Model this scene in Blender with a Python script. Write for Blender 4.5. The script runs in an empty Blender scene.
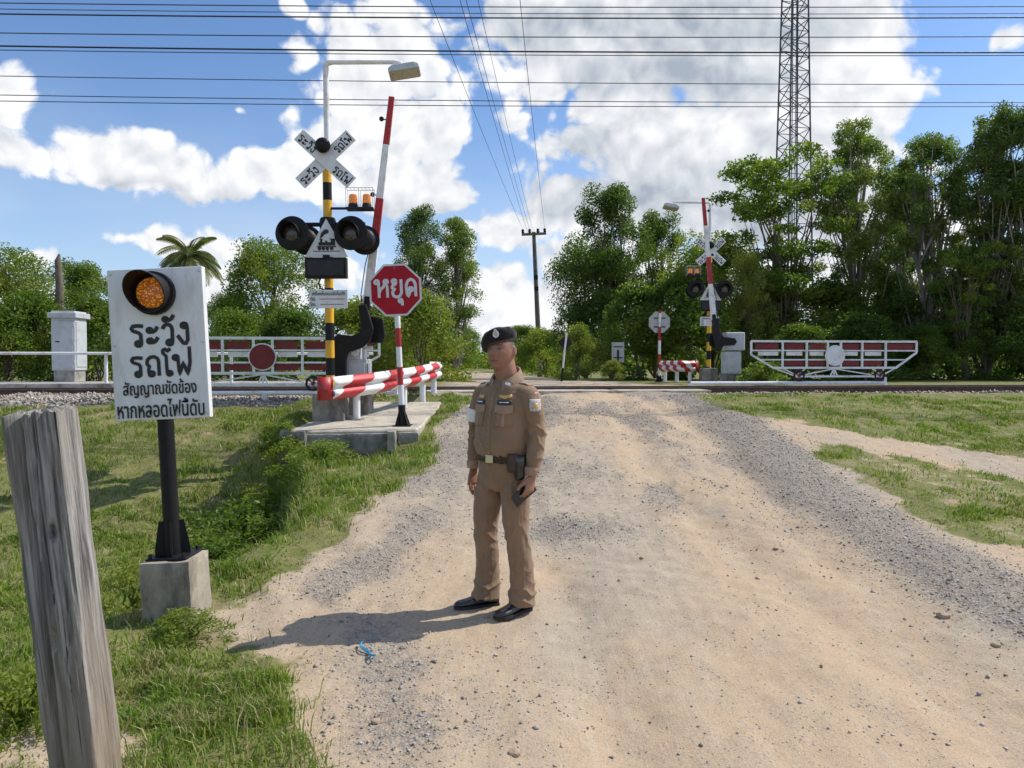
import bpy, bmesh, math, random
import numpy as np
from mathutils import Vector, Matrix, Euler
from mathutils import noise as mnoise

# ---------------------------------------------------------------- scene, camera
S = bpy.context.scene
COL = S.collection
R = math.radians
F = 730.0                       # focal length in pixels of the 1024 px wide frame
PITCH = math.atan((384 - 365) / F)
CAM_Z = 1.5
cam_d = bpy.data.cameras.new('camera')
cam = bpy.data.objects.new('camera', cam_d)
COL.objects.link(cam)
cam.location = (0, 0, CAM_Z)
cam.rotation_euler = (R(90) - PITCH, 0, 0)
cam_d.sensor_width = 36.0
cam_d.lens = F / 1024 * 36.0
cam_d.clip_start = 0.05
cam_d.clip_end = 6000
S.camera = cam

# ---------------------------------------------------------------- light
SUN_AZ = math.atan2(1.35, 0.52)      # clockwise from +y: the sun stands right and a little ahead
SUN_EL = R(49.5)
SUN_DIR = Vector((math.sin(SUN_AZ) * math.cos(SUN_EL), math.cos(SUN_AZ) * math.cos(SUN_EL), math.sin(SUN_EL)))
sun_d = bpy.data.lights.new('sun', 'SUN')
sun_d.energy = 4.9
sun_d.angle = R(0.53)
sun_d.color = (1.0, 0.945, 0.86)
sun = bpy.data.objects.new('sun', sun_d)
COL.objects.link(sun)
sun.rotation_euler = SUN_DIR.to_track_quat('Z', 'Y').to_euler()
sun.location = (20, 10, 30)

S.view_settings.view_transform = 'Standard'
S.view_settings.look = 'None'
S.view_settings.exposure = -0.06
S.view_settings.gamma = 1.0
S.view_settings.use_curve_mapping = False
S.render.engine = 'CYCLES'
S.cycles.max_bounces = 6
S.cycles.diffuse_bounces = 3
S.cycles.glossy_bounces = 2
S.cycles.transmission_bounces = 3
S.cycles.transparent_max_bounces = 8
S.cycles.caustics_reflective = False
S.cycles.caustics_refractive = False
S.cycles.use_denoising = True
S.cycles.use_adaptive_sampling = True
S.cycles.adaptive_threshold = 0.02

# ---------------------------------------------------------------- sky with clouds
world = bpy.data.worlds.new('World')
S.world = world
world.use_nodes = True
WT = world.node_tree
WT.nodes.clear()


class NB:
    """small node-building helper"""
    def __init__(s, tree): s.t = tree
    def n(s, kind, **kw):
        nd = s.t.nodes.new(kind)
        for k, v in kw.items(): setattr(nd, k, v)
        return nd
    def put(s, sock, v):
        if hasattr(v, 'is_output'): s.t.links.new(v, sock)
        elif v is not None: sock.default_value = v
    def m(s, op, a, b=None, c=None, clamp=False):
        nd = s.n('ShaderNodeMath', operation=op, use_clamp=clamp)
        s.put(nd.inputs[0], a)
        if b is not None: s.put(nd.inputs[1], b)
        if c is not None: s.put(nd.inputs[2], c)
        return nd.outputs[0]
    def v(s, op, a, b=None, scale=None):
        nd = s.n('ShaderNodeVectorMath', operation=op)
        s.put(nd.inputs[0], a)
        if b is not None: s.put(nd.inputs[1], b)
        if scale is not None: s.put(nd.inputs[3], scale)
        return nd.outputs[1] if op in ('LENGTH', 'DOT_PRODUCT', 'DISTANCE') else nd.outputs[0]
    def noise(s, vec, scale, detail=4, rough=0.5, dist=0.0):
        nd = s.n('ShaderNodeTexNoise')
        s.put(nd.inputs['Vector'], vec)
        nd.inputs['Scale'].default_value = scale
        nd.inputs['Detail'].default_value = detail
        nd.inputs['Roughness'].default_value = rough
        nd.inputs['Distortion'].default_value = dist
        return nd.outputs['Fac']
    def voro(s, vec, scale, feature='F1', out='Distance', rand=1.0):
        nd = s.n('ShaderNodeTexVoronoi', feature=feature)
        s.put(nd.inputs['Vector'], vec)
        nd.inputs['Scale'].default_value = scale
        nd.inputs['Randomness'].default_value = rand
        return nd.outputs[out]
    def ramp(s, f, a, b, c=0.0, d=1.0, smooth=True):
        nd = s.n('ShaderNodeMapRange', interpolation_type='SMOOTHSTEP' if smooth else 'LINEAR')
        s.put(nd.inputs[0], f)
        for i, x in enumerate((a, b, c, d)): s.put(nd.inputs[i + 1], x)
        return nd.outputs[0]
    def mix(s, f, a, b, blend='MIX'):
        nd = s.n('ShaderNodeMix', data_type='RGBA', blend_type=blend)
        s.put(nd.inputs[0], f)
        for i, x in ((6, a), (7, b)):
            if not hasattr(x, 'is_output') and len(x) == 3: x = (*x, 1)
            s.put(nd.inputs[i], x)
        return nd.outputs[2]
    def xyz(s, v):
        nd = s.n('ShaderNodeSeparateXYZ'); s.put(nd.inputs[0], v); return nd.outputs
    def comb(s, x, y, z):
        nd = s.n('ShaderNodeCombineXYZ')
        for i, q in enumerate((x, y, z)): s.put(nd.inputs[i], q)
        return nd.outputs[0]


def sky_angle(px, py):
    """compass angle and elevation (radians) of a point in the sky"""
    x, u = (px - 512) / F, (384 - py) / F
    d = Vector((x, math.cos(PITCH) + u * math.sin(PITCH), -math.sin(PITCH) + u * math.cos(PITCH))).normalized()
    return math.atan2(d.x, d.y), math.asin(d.z)


# cumulus heaps: centre and half-size in the sky, weight
HEAPS = [
    (350, 78, 50, 52, 1), (402, 62, 46, 46, 1), (395, 135, 66, 60, 1), (335, 150, 50, 44, 1), (435, 185, 46, 34, 1), (305, 60, 22, 18, .7),
    (285, 175, 56, 28, 1), (390, 25, 34, 22, .8), (372, 192, 84, 24, 1),
    (118, 158, 62, 26, 1), (175, 172, 56, 26, 1), (225, 182, 50, 20, 1), (20, 156, 36, 18, .9), (6, 100, 34, 28, .9), (130, 178, 70, 14, .8),
    (190, 240, 46, 18, .9), (215, 285, 34, 26, .8), (40, 252, 26, 14, .7), (125, 240, 22, 12, .6),
    (20, 292, 60, 14, .6), (236, 112, 10, 6, .6), (290, 8, 11, 8, .6), (1008, 36, 18, 9, .7),
    (640, 40, 190, 90, 1.1), (780, 60, 130, 110, 1.15), (858, 40, 52, 56, 1), (862, 84, 48, 46, 1), (820, 140, 70, 56, 1),
    (700, 140, 180, 50, .9), (530, 18, 66, 26, .8), (515, 118, 36, 16, .6), (580, 142, 54, 30, .7), (600, 205, 90, 36, .9),
    (760, 200, 150, 60, 1), (500, 232, 56, 26, .8), (440, 275, 56, 36, .9), (520, 300, 110, 40, 1), (620, 280, 110, 50, .9),
    (880, 250, 100, 70, .7), (990, 320, 80, 50, .7), (330, 280, 50, 30, .6),
]
# grey shaded undersides: centre, half-size, depth
GREYS = [
    (690, 50, 190, 80, 1.0), (540, 28, 120, 36, 1.0), (640, 195, 200, 56, 1.0), (780, 205, 150, 80, 1.0), (740, 100, 130, 24, .5),
    (405, 205, 90, 18, .8), (215, 200, 80, 14, .6), (150, 186, 70, 10, .6), (880, 190, 60, 90, .7), (590, 150, 90, 40, .8),
    (480, 262, 100, 12, .5), (365, 150, 50, 18, .25), (560, 250, 60, 20, .5),
]


wb = NB(WT)
wdir = wb.v('NORMALIZE', wb.n('ShaderNodeTexCoord').outputs['Generated'])
warp = wb.n('ShaderNodeTexNoise')
wb.put(warp.inputs['Vector'], wdir)
warp.inputs['Scale'].default_value = 9
warp.inputs['Detail'].default_value = 2
_ma = wb.n('ShaderNodeVectorMath', operation='MULTIPLY_ADD')
wb.put(_ma.inputs[0], warp.outputs['Color']); _ma.inputs[1].default_value = (.06, .06, .06); wb.put(_ma.inputs[2], wdir)
wdir2 = wb.v('SUBTRACT', _ma.outputs[0], (.03, .03, .03))
_x, _y, _z = wb.xyz(wdir2)
sky_az = wb.m('ARCTAN2', _x, _y)
sky_el = wb.m('ARCSINE', _z)
sky_p = wb.comb(sky_az, sky_el, 0.0)


def blobs(lst):
    """highest of a set of soft mounds laid out by compass angle and elevation"""
    acc = None
    for (px, py, rx, ry, wt) in lst:
        a0, e0 = sky_angle(px, py)
        sx, sy = F / rx * .93, F / ry * .93
        nd = wb.n('ShaderNodeVectorMath', operation='MULTIPLY_ADD')
        wb.put(nd.inputs[0], sky_p); nd.inputs[1].default_value = (sx, sy, 0); nd.inputs[2].default_value = (-a0 * sx, -e0 * sy, 0)
        f = wb.m('MULTIPLY_ADD', wb.v('LENGTH', nd.outputs[0]), -wt, wt)
        acc = f if acc is None else wb.m('MAXIMUM', acc, f)
    return acc


def billow(vec):
    n1 = wb.noise(vec, 10, 6, .62)
    v1 = wb.voro(vec, 26)
    v2 = wb.voro(vec, 60)
    a = wb.m('MULTIPLY_ADD', n1, 1.45, -.725)
    a = wb.m('MULTIPLY_ADD', v1, -.50, a)
    a = wb.m('MULTIPLY_ADD', v2, -.26, a)
    return wb.m('ADD', a, .33)


sky = wb.n('ShaderNodeTexSky', sky_type='NISHITA')
sky.sun_disc = False
sky.sun_elevation = SUN_EL
sky.sun_rotation = SUN_AZ
sky.altitude = 0
sky.air_density = 1.0
sky.dust_density = 0.5
sky.ozone_density = 3.0
heap = blobs(HEAPS)
# the rest of the sky, round the sides and behind, carries the same broken cumulus
side = wb.m('MAXIMUM', wb.ramp(wb.m('ABSOLUTE', sky_az), 0.66, 0.9), wb.ramp(sky_el, 0.52, 0.7))
field = wb.m('MULTIPLY_ADD', wb.noise(wb.v('MULTIPLY', wdir, (1, 1, 1.7)), 3.2, 2, .5), 3.4, -1.75)
field = wb.m('SUBTRACT', wb.m('MULTIPLY', wb.m('ADD', field, 2.0), side), 2.0)
heap = wb.m('MAXIMUM', heap, field)
puff = billow(wdir2)
lit = Vector((0.35, 0.1, 0.9)).normalized() * 0.020
puff_up = billow(wb.v('ADD', wdir2, tuple(lit)))
dens = wb.m('ADD', heap, puff)
alpha = wb.ramp(dens, -0.02, 0.26)
grey = wb.m('MAXIMUM', blobs(GREYS), 0.0)
slope = wb.m('SUBTRACT', puff, puff_up)
bright = wb.m('MULTIPLY_ADD', slope, 0.55, 0.88)
bright = wb.m('SUBTRACT', bright, wb.m('MULTIPLY', wb.ramp(grey, 0.0, 0.85), 0.36))
bright = wb.m('MINIMUM', wb.m('MAXIMUM', bright, 0.30), 1.0)
cloud = wb.mix(wb.ramp(bright, 0.35, 0.95, smooth=False), (4.3, 4.9, 5.8), (10.6, 10.7, 10.9))
# thin veil of vapour towards the horizon
el = sky_el
veil = wb.m('MULTIPLY', wb.ramp(el, 0.40, -0.02), 0.62)
veil = wb.m('MULTIPLY', veil, wb.ramp(wb.noise(wb.v('MULTIPLY', wdir, (1, 1, 3)), 4, 3, .6), .25, .6, .55, 1.0))
skyc = wb.mix(1.0, sky.outputs[0], (1.25, 1.45, 1.68), 'MULTIPLY')
base = wb.mix(veil, skyc, (8.0, 8.8, 9.8))
final = wb.mix(alpha, base, cloud)
bg = wb.n('ShaderNodeBackground')
wb.put(bg.inputs[0], final)
bg.inputs[1].default_value = 0.1
wb.put(wb.n('ShaderNodeOutputWorld').inputs[0], bg.outputs[0])
world.cycles.sampling_method = 'MANUAL'
world.cycles.sample_map_resolution = 512

# ---------------------------------------------------------------- helpers
rng = np.random.default_rng(7)
random.seed(7)


def W(px, py, Y):
    """point of the place seen at a picture position, at distance Y ahead of the camera"""
    x, u = (px - 512) / F, (384 - py) / F
    dy = math.cos(PITCH) + u * math.sin(PITCH)
    dz = -math.sin(PITCH) + u * math.cos(PITCH)
    k = Y / dy
    return Vector((x * k, Y, CAM_Z + dz * k))


def principled(name):
    m = bpy.data.materials.new(name)
    m.use_nodes = True
    t = m.node_tree
    t.nodes.clear()
    b = NB(t)
    p = b.n('ShaderNodeBsdfPrincipled')
    o = b.n('ShaderNodeOutputMaterial')
    b.put(o.inputs[0], p.outputs[0])
    return m, b, p


def mat(name, col, rough=.6, metal=0.0, var=.12, scale=6.0, bump=0.0, bscale=40.0, dirt=None, dirt_amt=.35, dscale=3.0, spec=.5, coat=0.0, stretch=(1, 1, 1)):
    """plain procedural material: colour with fine mottling, optional dirt patches and relief"""
    m, b, p = principled(name)
    tc = b.n('ShaderNodeTexCoord').outputs['Object']
    v = b.v('MULTIPLY', tc, stretch)
    n1 = b.noise(v, scale, 5, .6)
    lo = tuple(c * (1 - var) for c in col)
    hi = tuple(min(1, c * (1 + var)) for c in col)
    c = b.mix(b.ramp(n1, .3, .7), lo, hi)
    if dirt:
        n2 = b.noise(b.v('ADD', v, (3.1, 7.7, 1.3)), dscale, 7, .68)
        c = b.mix(b.m('MULTIPLY', b.ramp(n2, .48, .72), dirt_amt), c, dirt)
    b.put(p.inputs['Base Color'], c)
    b.put(p.inputs['Roughness'], b.ramp(b.noise(v, scale * 2.3, 3), .2, .8, max(.02, rough - .1), min(1, rough + .1)))
    p.inputs['Metallic'].default_value = metal
    p.inputs['Specular IOR Level'].default_value = spec
    if coat: p.inputs['Coat Weight'].default_value = coat
    if bump:
        bn = b.n('ShaderNodeBump')
        bn.inputs['Strength'].default_value = bump
        bn.inputs['Distance'].default_value = .01
        b.put(bn.inputs['Height'], b.noise(v, bscale, 5, .6))
        b.put(p.inputs['Normal'], bn.outputs[0])
    return m


def link(o, parent=None):
    COL.objects.link(o)
    if parent is not None: o.parent = parent
    return o


def tag(o, label=None, category=None, group=None, kind=None):
    if label: o['label'] = label
    if category: o['category'] = category
    if group: o['group'] = group
    if kind: o['kind'] = kind
    return o


def thing(name, loc, label, category, rz=0.0, group=None, tilt=(0, 0), scale=None):
    o = bpy.data.objects.new(name, None)
    link(o)
    o.empty_display_size = .1
    o.location = loc
    o.rotation_euler = (tilt[0], tilt[1], rz)
    if scale: o.scale = scale
    return tag(o, label, category, group)


class MB:
    """collects shapes into one mesh"""
    def __init__(s): s.v, s.f, s.m, s.cur = [], [], [], 0
    def slot(s, i): s.cur = i; return s
    def add(s, vs, fs):
        o = len(s.v)
        s.v += [tuple(q) for q in vs]
        s.f += [tuple(i + o for i in f) for f in fs]
        s.m += [s.cur] * len(fs)
        return s
    def box(s, c, size, rot=None):
        hx, hy, hz = size[0] / 2, size[1] / 2, size[2] / 2
        vs = [Vector((sx * hx, sy * hy, sz * hz)) for sx in (-1, 1) for sy in (-1, 1) for sz in (-1, 1)]
        if rot is not None:
            M3 = Euler(rot).to_matrix() if not isinstance(rot, Matrix) else rot
            vs = [M3 @ q for q in vs]
        c = Vector(c)
        return s.add([c + q for q in vs], [(0, 1, 3, 2), (4, 6, 7, 5), (0, 4, 5, 1), (2, 3, 7, 6), (0, 2, 6, 4), (1, 5, 7, 3)])
    def cyl(s, p0, p1, r0, r1=None, n=16, caps=True):
        p0, p1 = Vector(p0), Vector(p1)
        r1 = r0 if r1 is None else r1
        d = (p1 - p0).normalized()
        a = d.orthogonal().normalized()
        b = d.cross(a)
        vs, fs = [], []
        for p, r in ((p0, r0), (p1, r1)):
            for i in range(n):
                t = 2 * math.pi * i / n
                vs.append(p + (a * math.cos(t) + b * math.sin(t)) * r)
        for i in range(n):
            j = (i + 1) % n
            fs.append((i, j, n + j, n + i))
        if caps:
            fs.append(tuple(reversed(range(n))))
            fs.append(tuple(range(n, 2 * n)))
        return s.add(vs, fs)
    def bar(s, p0, p1, w, h=None):
        """square bar from point to point"""
        p0, p1 = Vector(p0), Vector(p1)
        h = w if h is None else h
        d = (p1 - p0)
        L = d.length
        q = d.to_track_quat('Y', 'Z').to_matrix()
        return s.box((p0 + p1) / 2, (w, L, h), q)
    def tube(s, pts, r, n=8, caps=True):
        pts = [Vector(p) for p in pts]
        rs = r if hasattr(r, '__len__') else [r] * len(pts)
        vs, fs = [], []
        up = None
        for i, p in enumerate(pts):
            d = (pts[min(i + 1, len(pts) - 1)] - pts[max(i - 1, 0)]).normalized()
            a = d.orthogonal().normalized() if up is None else (up - d * up.dot(d)).normalized()
            up = a
            b = d.cross(a)
            for k in range(n):
                t = 2 * math.pi * k / n
                vs.append(p + (a * math.cos(t) + b * math.sin(t)) * rs[i])
        for i in range(len(pts) - 1):
            for k in range(n):
                j = (k + 1) % n
                fs.append((i * n + k, i * n + j, (i + 1) * n + j, (i + 1) * n + k))
        if caps:
            fs.append(tuple(reversed(range(n))))
            fs.append(tuple((len(pts) - 1) * n + k for k in range(n)))
        return s.add(vs, fs)
    def lathe(s, prof, c=(0, 0, 0), axis='z', n=24, caps=True):
        """revolve (radius, height) pairs"""
        vs, fs = [], []
        for (r, h) in prof:
            for k in range(n):
                t = 2 * math.pi * k / n
                q = (r * math.cos(t), r * math.sin(t), h)
                if axis == 'y': q = (q[0], q[2], q[1])
                if axis == 'x': q = (q[2], q[0], q[1])
                vs.append(Vector(c) + Vector(q))
        for i in range(len(prof) - 1):
            for k in range(n):
                j = (k + 1) % n
                fs.append((i * n + k, i * n + j, (i + 1) * n + j, (i + 1) * n + k))
        if caps:
            fs.append(tuple(reversed(range(n))))
            fs.append(tuple((len(prof) - 1) * n + k for k in range(n)))
        return s.add(vs, fs)
    def prism(s, poly, y0, y1):
        """polygon given in x,z pulled along y"""
        n = len(poly)
        vs = [(p[0], y0, p[1]) for p in poly] + [(p[0], y1, p[1]) for p in poly]
        fs = [tuple(range(n)), tuple(reversed(range(n, 2 * n)))]
        fs += [(i, n + i, n + (i + 1) % n, (i + 1) % n) for i in range(n)]
        return s.add(vs, fs)
    def sphere(s, c, r, n=14, m=9, sc=(1, 1, 1)):
        prof = [(max(1e-4, math.sin(math.pi * i / m)) * r, -math.cos(math.pi * i / m) * r) for i in range(m + 1)]
        o = len(s.v)
        s.lathe(prof, (0, 0, 0), 'z', n)
        for i in range(o, len(s.v)):
            q = s.v[i]
            s.v[i] = (q[0] * sc[0] + c[0], q[1] * sc[1] + c[1], q[2] * sc[2] + c[2])
        return s
    def build(s, name, mats, parent=None, smooth=None, bevel=0.0, seg=1, chip=0.0):
        me = bpy.data.meshes.new(name)
        me.from_pydata(s.v, [], s.f)
        for m_ in (mats if isinstance(mats, (list, tuple)) else [mats]): me.materials.append(m_)
        me.polygons.foreach_set('material_index', s.m)
        bm = bmesh.new(); bm.from_mesh(me)
        bmesh.ops.recalc_face_normals(bm, faces=bm.faces)
        if chip:                                  # uneven, chipped faces and corners
            bmesh.ops.subdivide_edges(bm, edges=bm.edges[:], cuts=9, use_grid_fill=True)
            bm.normal_update()
            for q in bm.verts:
                f1, f2 = mnoise.noise(q.co * 9), mnoise.noise(q.co * 31 + Vector((5, 2, 7)))
                nf = len({tuple(round(c, 1) for c in fc.normal) for fc in q.link_faces})
                q.co += q.normal * (chip * (f1 * .7 + f2 * .5) - (chip * .9 * max(0, f2 + .25) if nf > 1 else 0) - (chip * .5 if nf > 1 else 0))
        bm.to_mesh(me); bm.free()
        if smooth:
            me.polygons.foreach_set('use_smooth', [True] * len(me.polygons))
            me.set_sharp_from_angle(angle=R(smooth))
        me.update()
        o = bpy.data.objects.new(name, me)
        if bevel:
            bv = o.modifiers.new('bevel', 'BEVEL')
            bv.width = bevel; bv.segments = seg; bv.limit_method = 'ANGLE'; bv.angle_limit = R(40)
        return link(o, parent)


def array_mesh(name, verts, faces, mats, parent=None, smooth=False, uv=None):
    """fast mesh from numpy arrays; every face has the same corner count"""
    me = bpy.data.meshes.new(name)
    k = faces.shape[1]
    me.vertices.add(len(verts))
    me.vertices.foreach_set('co', np.ascontiguousarray(verts, dtype=np.float32).ravel())
    me.loops.add(faces.size)
    me.loops.foreach_set('vertex_index', np.ascontiguousarray(faces, dtype=np.int32).ravel())
    me.polygons.add(len(faces))
    me.polygons.foreach_set('loop_start', np.arange(0, faces.size, k, dtype=np.int32))
    try: me.polygons.foreach_set('loop_total', np.full(len(faces), k, dtype=np.int32))
    except Exception: pass
    if smooth: me.polygons.foreach_set('use_smooth', np.ones(len(faces), dtype=bool))
    for m_ in (mats if isinstance(mats, (list, tuple)) else [mats]): me.materials.append(m_)
    me.update(calc_edges=True)
    me.validate()
    o = bpy.data.objects.new(name, me)
    return link(o, parent)


_TXT = {}


def text_mesh(s, bold=0.0, depth=0.02):
    key = (s, bold, depth)
    if key in _TXT: return _TXT[key]
    cu = bpy.data.curves.new('lettering', 'FONT')
    cu.body = s
    cu.align_x = 'LEFT'
    cu.size = 1.0
    cu.offset = bold
    cu.extrude = depth
    cu.resolution_u = 4
    o = bpy.data.objects.new('lettering', cu)
    COL.objects.link(o)
    dg = bpy.context.evaluated_depsgraph_get()
    me = bpy.data.meshes.new_from_object(o.evaluated_get(dg))
    bpy.data.objects.remove(o)
    bpy.data.curves.remove(cu)
    n = len(me.vertices)
    a = np.empty(n * 3, dtype=np.float32)
    me.vertices.foreach_get('co', a)
    a = a.reshape(-1, 3)
    lo, hi = a.min(0), a.max(0)
    a -= (lo + hi) / 2
    a[:, :2] /= np.maximum(hi - lo, 1e-6)[:2]
    me.vertices.foreach_set('co', a.ravel())
    me.materials.clear()
    _TXT[key] = me
    return me


def lettering(s, c, w, h, m, parent, roll=0.0, bold=.02, depth=.02, flip=False, name='lettering'):
    """a line of letters centred at c, w wide and h high, standing in the x-z plane and read from -y"""
    me = text_mesh(s, bold, depth).copy()
    me.materials.append(m)
    o = bpy.data.objects.new(name, me)
    link(o, parent)
    o.location = c
    o.scale = (w, h, .12)
    e = Matrix.Rotation(math.pi if flip else 0, 3, 'Z') @ Matrix.Rotation(-roll, 3, 'Y') @ Matrix.Rotation(R(90), 3, 'X')
    o.rotation_euler = e.to_euler()
    return o


# Thai letters drawn as brush strokes with their round heads; x to the right, height 1, baseline 0
def _arc(cx, cy, r, a0, a1, n=10, ry=None):
    return [(cx + math.cos(R(a0 + (a1 - a0) * i / n)) * r, cy + math.sin(R(a0 + (a1 - a0) * i / n)) * (ry or r)) for i in range(n + 1)]


GLYPH = {
    'ร': (.52, [_arc(.30, .11, .10, 0, 360, 12) + [(.40, .30), (.40, .50), (.34, .60), (.12, .70), (.06, .80), (.12, .92), (.30, .93), (.50, .90)]]),
    'ะ': (.46, [_arc(.14, .70, .085, 0, 360, 10) + [(.24, .62), (.36, .70), (.44, .86)], _arc(.14, .22, .085, 0, 360, 10) + [(.24, .14), (.36, .22), (.44, .38)]]),
    'ว': (.52, [_arc(.33, .11, .10, 0, 360, 12) + [(.44, .30), (.44, .60)] + _arc(.27, .66, .18, 10, 165, 8, .28)]),
    'ั': (.0, [_arc(-.38, 1.17, .075, 0, 360, 10) + [(-.26, 1.12), (-.14, 1.20), (-.06, 1.36)]]),
    'ง': (.52, [_arc(.30, .86, .095, 0, 360, 12) + [(.41, .70), (.41, .20), (.34, .04), (.24, .06), (.04, .42)]]),
    'ถ': (.62, [_arc(.24, .11, .10, 180, 540, 12) + [(.13, .34), (.17, .48), (.07, .60), (.10, .80), (.22, .93), (.38, .95), (.50, .86), (.54, .70), (.54, .0)]]),
    'ไ': (.34, [_arc(.26, .10, .09, 180, 540, 12) + [(.16, .40), (.16, .95), (.04, 1.10), (.03, 1.24), (.12, 1.30), (.22, 1.20), (.34, 1.32)]]),
    'ฟ': (.78, [_arc(.12, .86, .095, 0, 360, 12) + [(.215, .60), (.24, .0), (.41, .62), (.58, .0), (.68, .60), (.68, 1.38)]]),
    'ห': (.70, [_arc(.11, .86, .095, 0, 360, 12) + [(.205, .60), (.205, .0)], [(.205, .26), (.30, .46), (.44, .60), (.50, .76)] + _arc(.56, .86, .09, 200, -150, 12) + [(.62, .60), (.62, .0)]]),
    'ย': (.64, [_arc(.20, .86, .095, 0, 360, 12) + [(.26, .70), (.10, .62), (.09, .50), (.22, .44), (.10, .30), (.14, .08), (.30, .0), (.46, .06), (.54, .24), (.54, .96)]]),
    'ุ': (.0, [_arc(-.24, -.20, .08, 0, 360, 10) + [(-.15, -.28), (-.15, -.46)]]),
    'ด': (.62, [_arc(.30, .40, .095, 90, 450, 12) + [(.26, .28), (.16, .0), (.10, .20), (.08, .62), (.16, .86), (.31, .95), (.46, .86), (.53, .66), (.53, .0)]]),
}


def brush(word, c, w, h, m, parent, weight=.06, roll=0.0, flip=False, name='lettering'):
    x = 0
    st = []
    for ch in word:
        adv, ss = GLYPH[ch]
        for s in ss: st.append([(x + a, e) for a, e in s])
        x += adv + (.07 if adv else 0)
    P = [q for s in st for q in s]
    x0, x1 = min(q[0] for q in P), max(q[0] for q in P)
    y0, y1 = min(q[1] for q in P), max(q[1] for q in P)
    kx, ky = w / (x1 - x0), h / (y1 - y0)
    b = MB()
    for s in st:
        pts = [Vector(((q[0] - (x0 + x1) / 2) * kx, 0, (q[1] - (y0 + y1) / 2) * ky)) for q in s]
        pts = [p0.lerp(p1, k / 3) for p0, p1 in zip(pts[:-1], pts[1:]) for k in range(3)] + [pts[-1]]
        i0 = len(b.v)
        b.tube(pts, weight * ky, 8)
        for i in range(i0, len(b.v)): b.v[i] = (b.v[i][0], b.v[i][1] * .06, b.v[i][2])
    o = b.build(name, m, parent, smooth=60)
    o.location = c
    o.rotation_euler = (Matrix.Rotation(math.pi if flip else 0, 3, 'Z') @ Matrix.Rotation(-roll, 3, 'Y')).to_euler()
    return o


def copy_tree(o, parent=None):
    c = o.copy()
    COL.objects.link(c)
    c.parent = parent
    for ch in o.children: copy_tree(ch, c)
    return c


# value noise on arrays
_tab = rng.random((256, 256)).astype(np.float32)


def vnoise(x, y, s=1.0, off=0):
    x = np.asarray(x) * s + off * 17.3
    y = np.asarray(y) * s + off * 9.1
    xi, yi = np.floor(x).astype(int), np.floor(y).astype(int)
    fx, fy = x - xi, y - yi
    fx, fy = fx * fx * (3 - 2 * fx), fy * fy * (3 - 2 * fy)
    g = lambda i, j: _tab[(yi + j) & 255, (xi + i) & 255]
    return (g(0, 0) * (1 - fx) + g(1, 0) * fx) * (1 - fy) + (g(0, 1) * (1 - fx) + g(1, 1) * fx) * fy


def fbm(x, y, s=1.0, oct=4, off=0, rough=.5):
    a, t, tot = 1.0, 0, 0
    for k in range(oct):
        t = t + a * vnoise(x, y, s, off + k)
        tot += a
        a *= rough
        s *= 2.03
    return t / tot


def sstep(a, b, x):
    t = np.clip((np.asarray(x) - a) / (b - a), 0, 1)
    return t * t * (3 - 2 * t)

# ---------------------------------------------------------------- lie of the land
TS = 0.10                                        # the railway runs slightly askew: y grows by TS per metre of x
TANG = math.atan(TS)
KY = [-400, 2.4, 4.6, 6.0, 8.0, 10.0, 12.0, 13.2, 14.0, 17.5, 22, 30, 60, 400]
KR = [-.25, -.02, 0.0, .12, .37, .64, .88, .98, 1.0, 1.0, 1.0, .92, .75, .75]
KL = [-.25, -.06, -.14, -.46, -.48, -.06, .55, .80, .86, .9, .95, .9, .75, .75]
EY = [1.5, 3.5, 4.4, 6.0, 7.5, 9.0, 9.6, 13]
EX = [-2.6, -2.5, -2.2, -1.85, -2.05, -2.75, -3.0, -3.2]


def prof(k, t):
    return sum(np.interp(t + d, KY, k) for d in (-.6, -.3, 0, .3, .6)) / 5


def on_road(x, t):
    return sstep(-1.9, -1.45, x) * (1 - sstep(3.6, 4.1, x))


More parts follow.
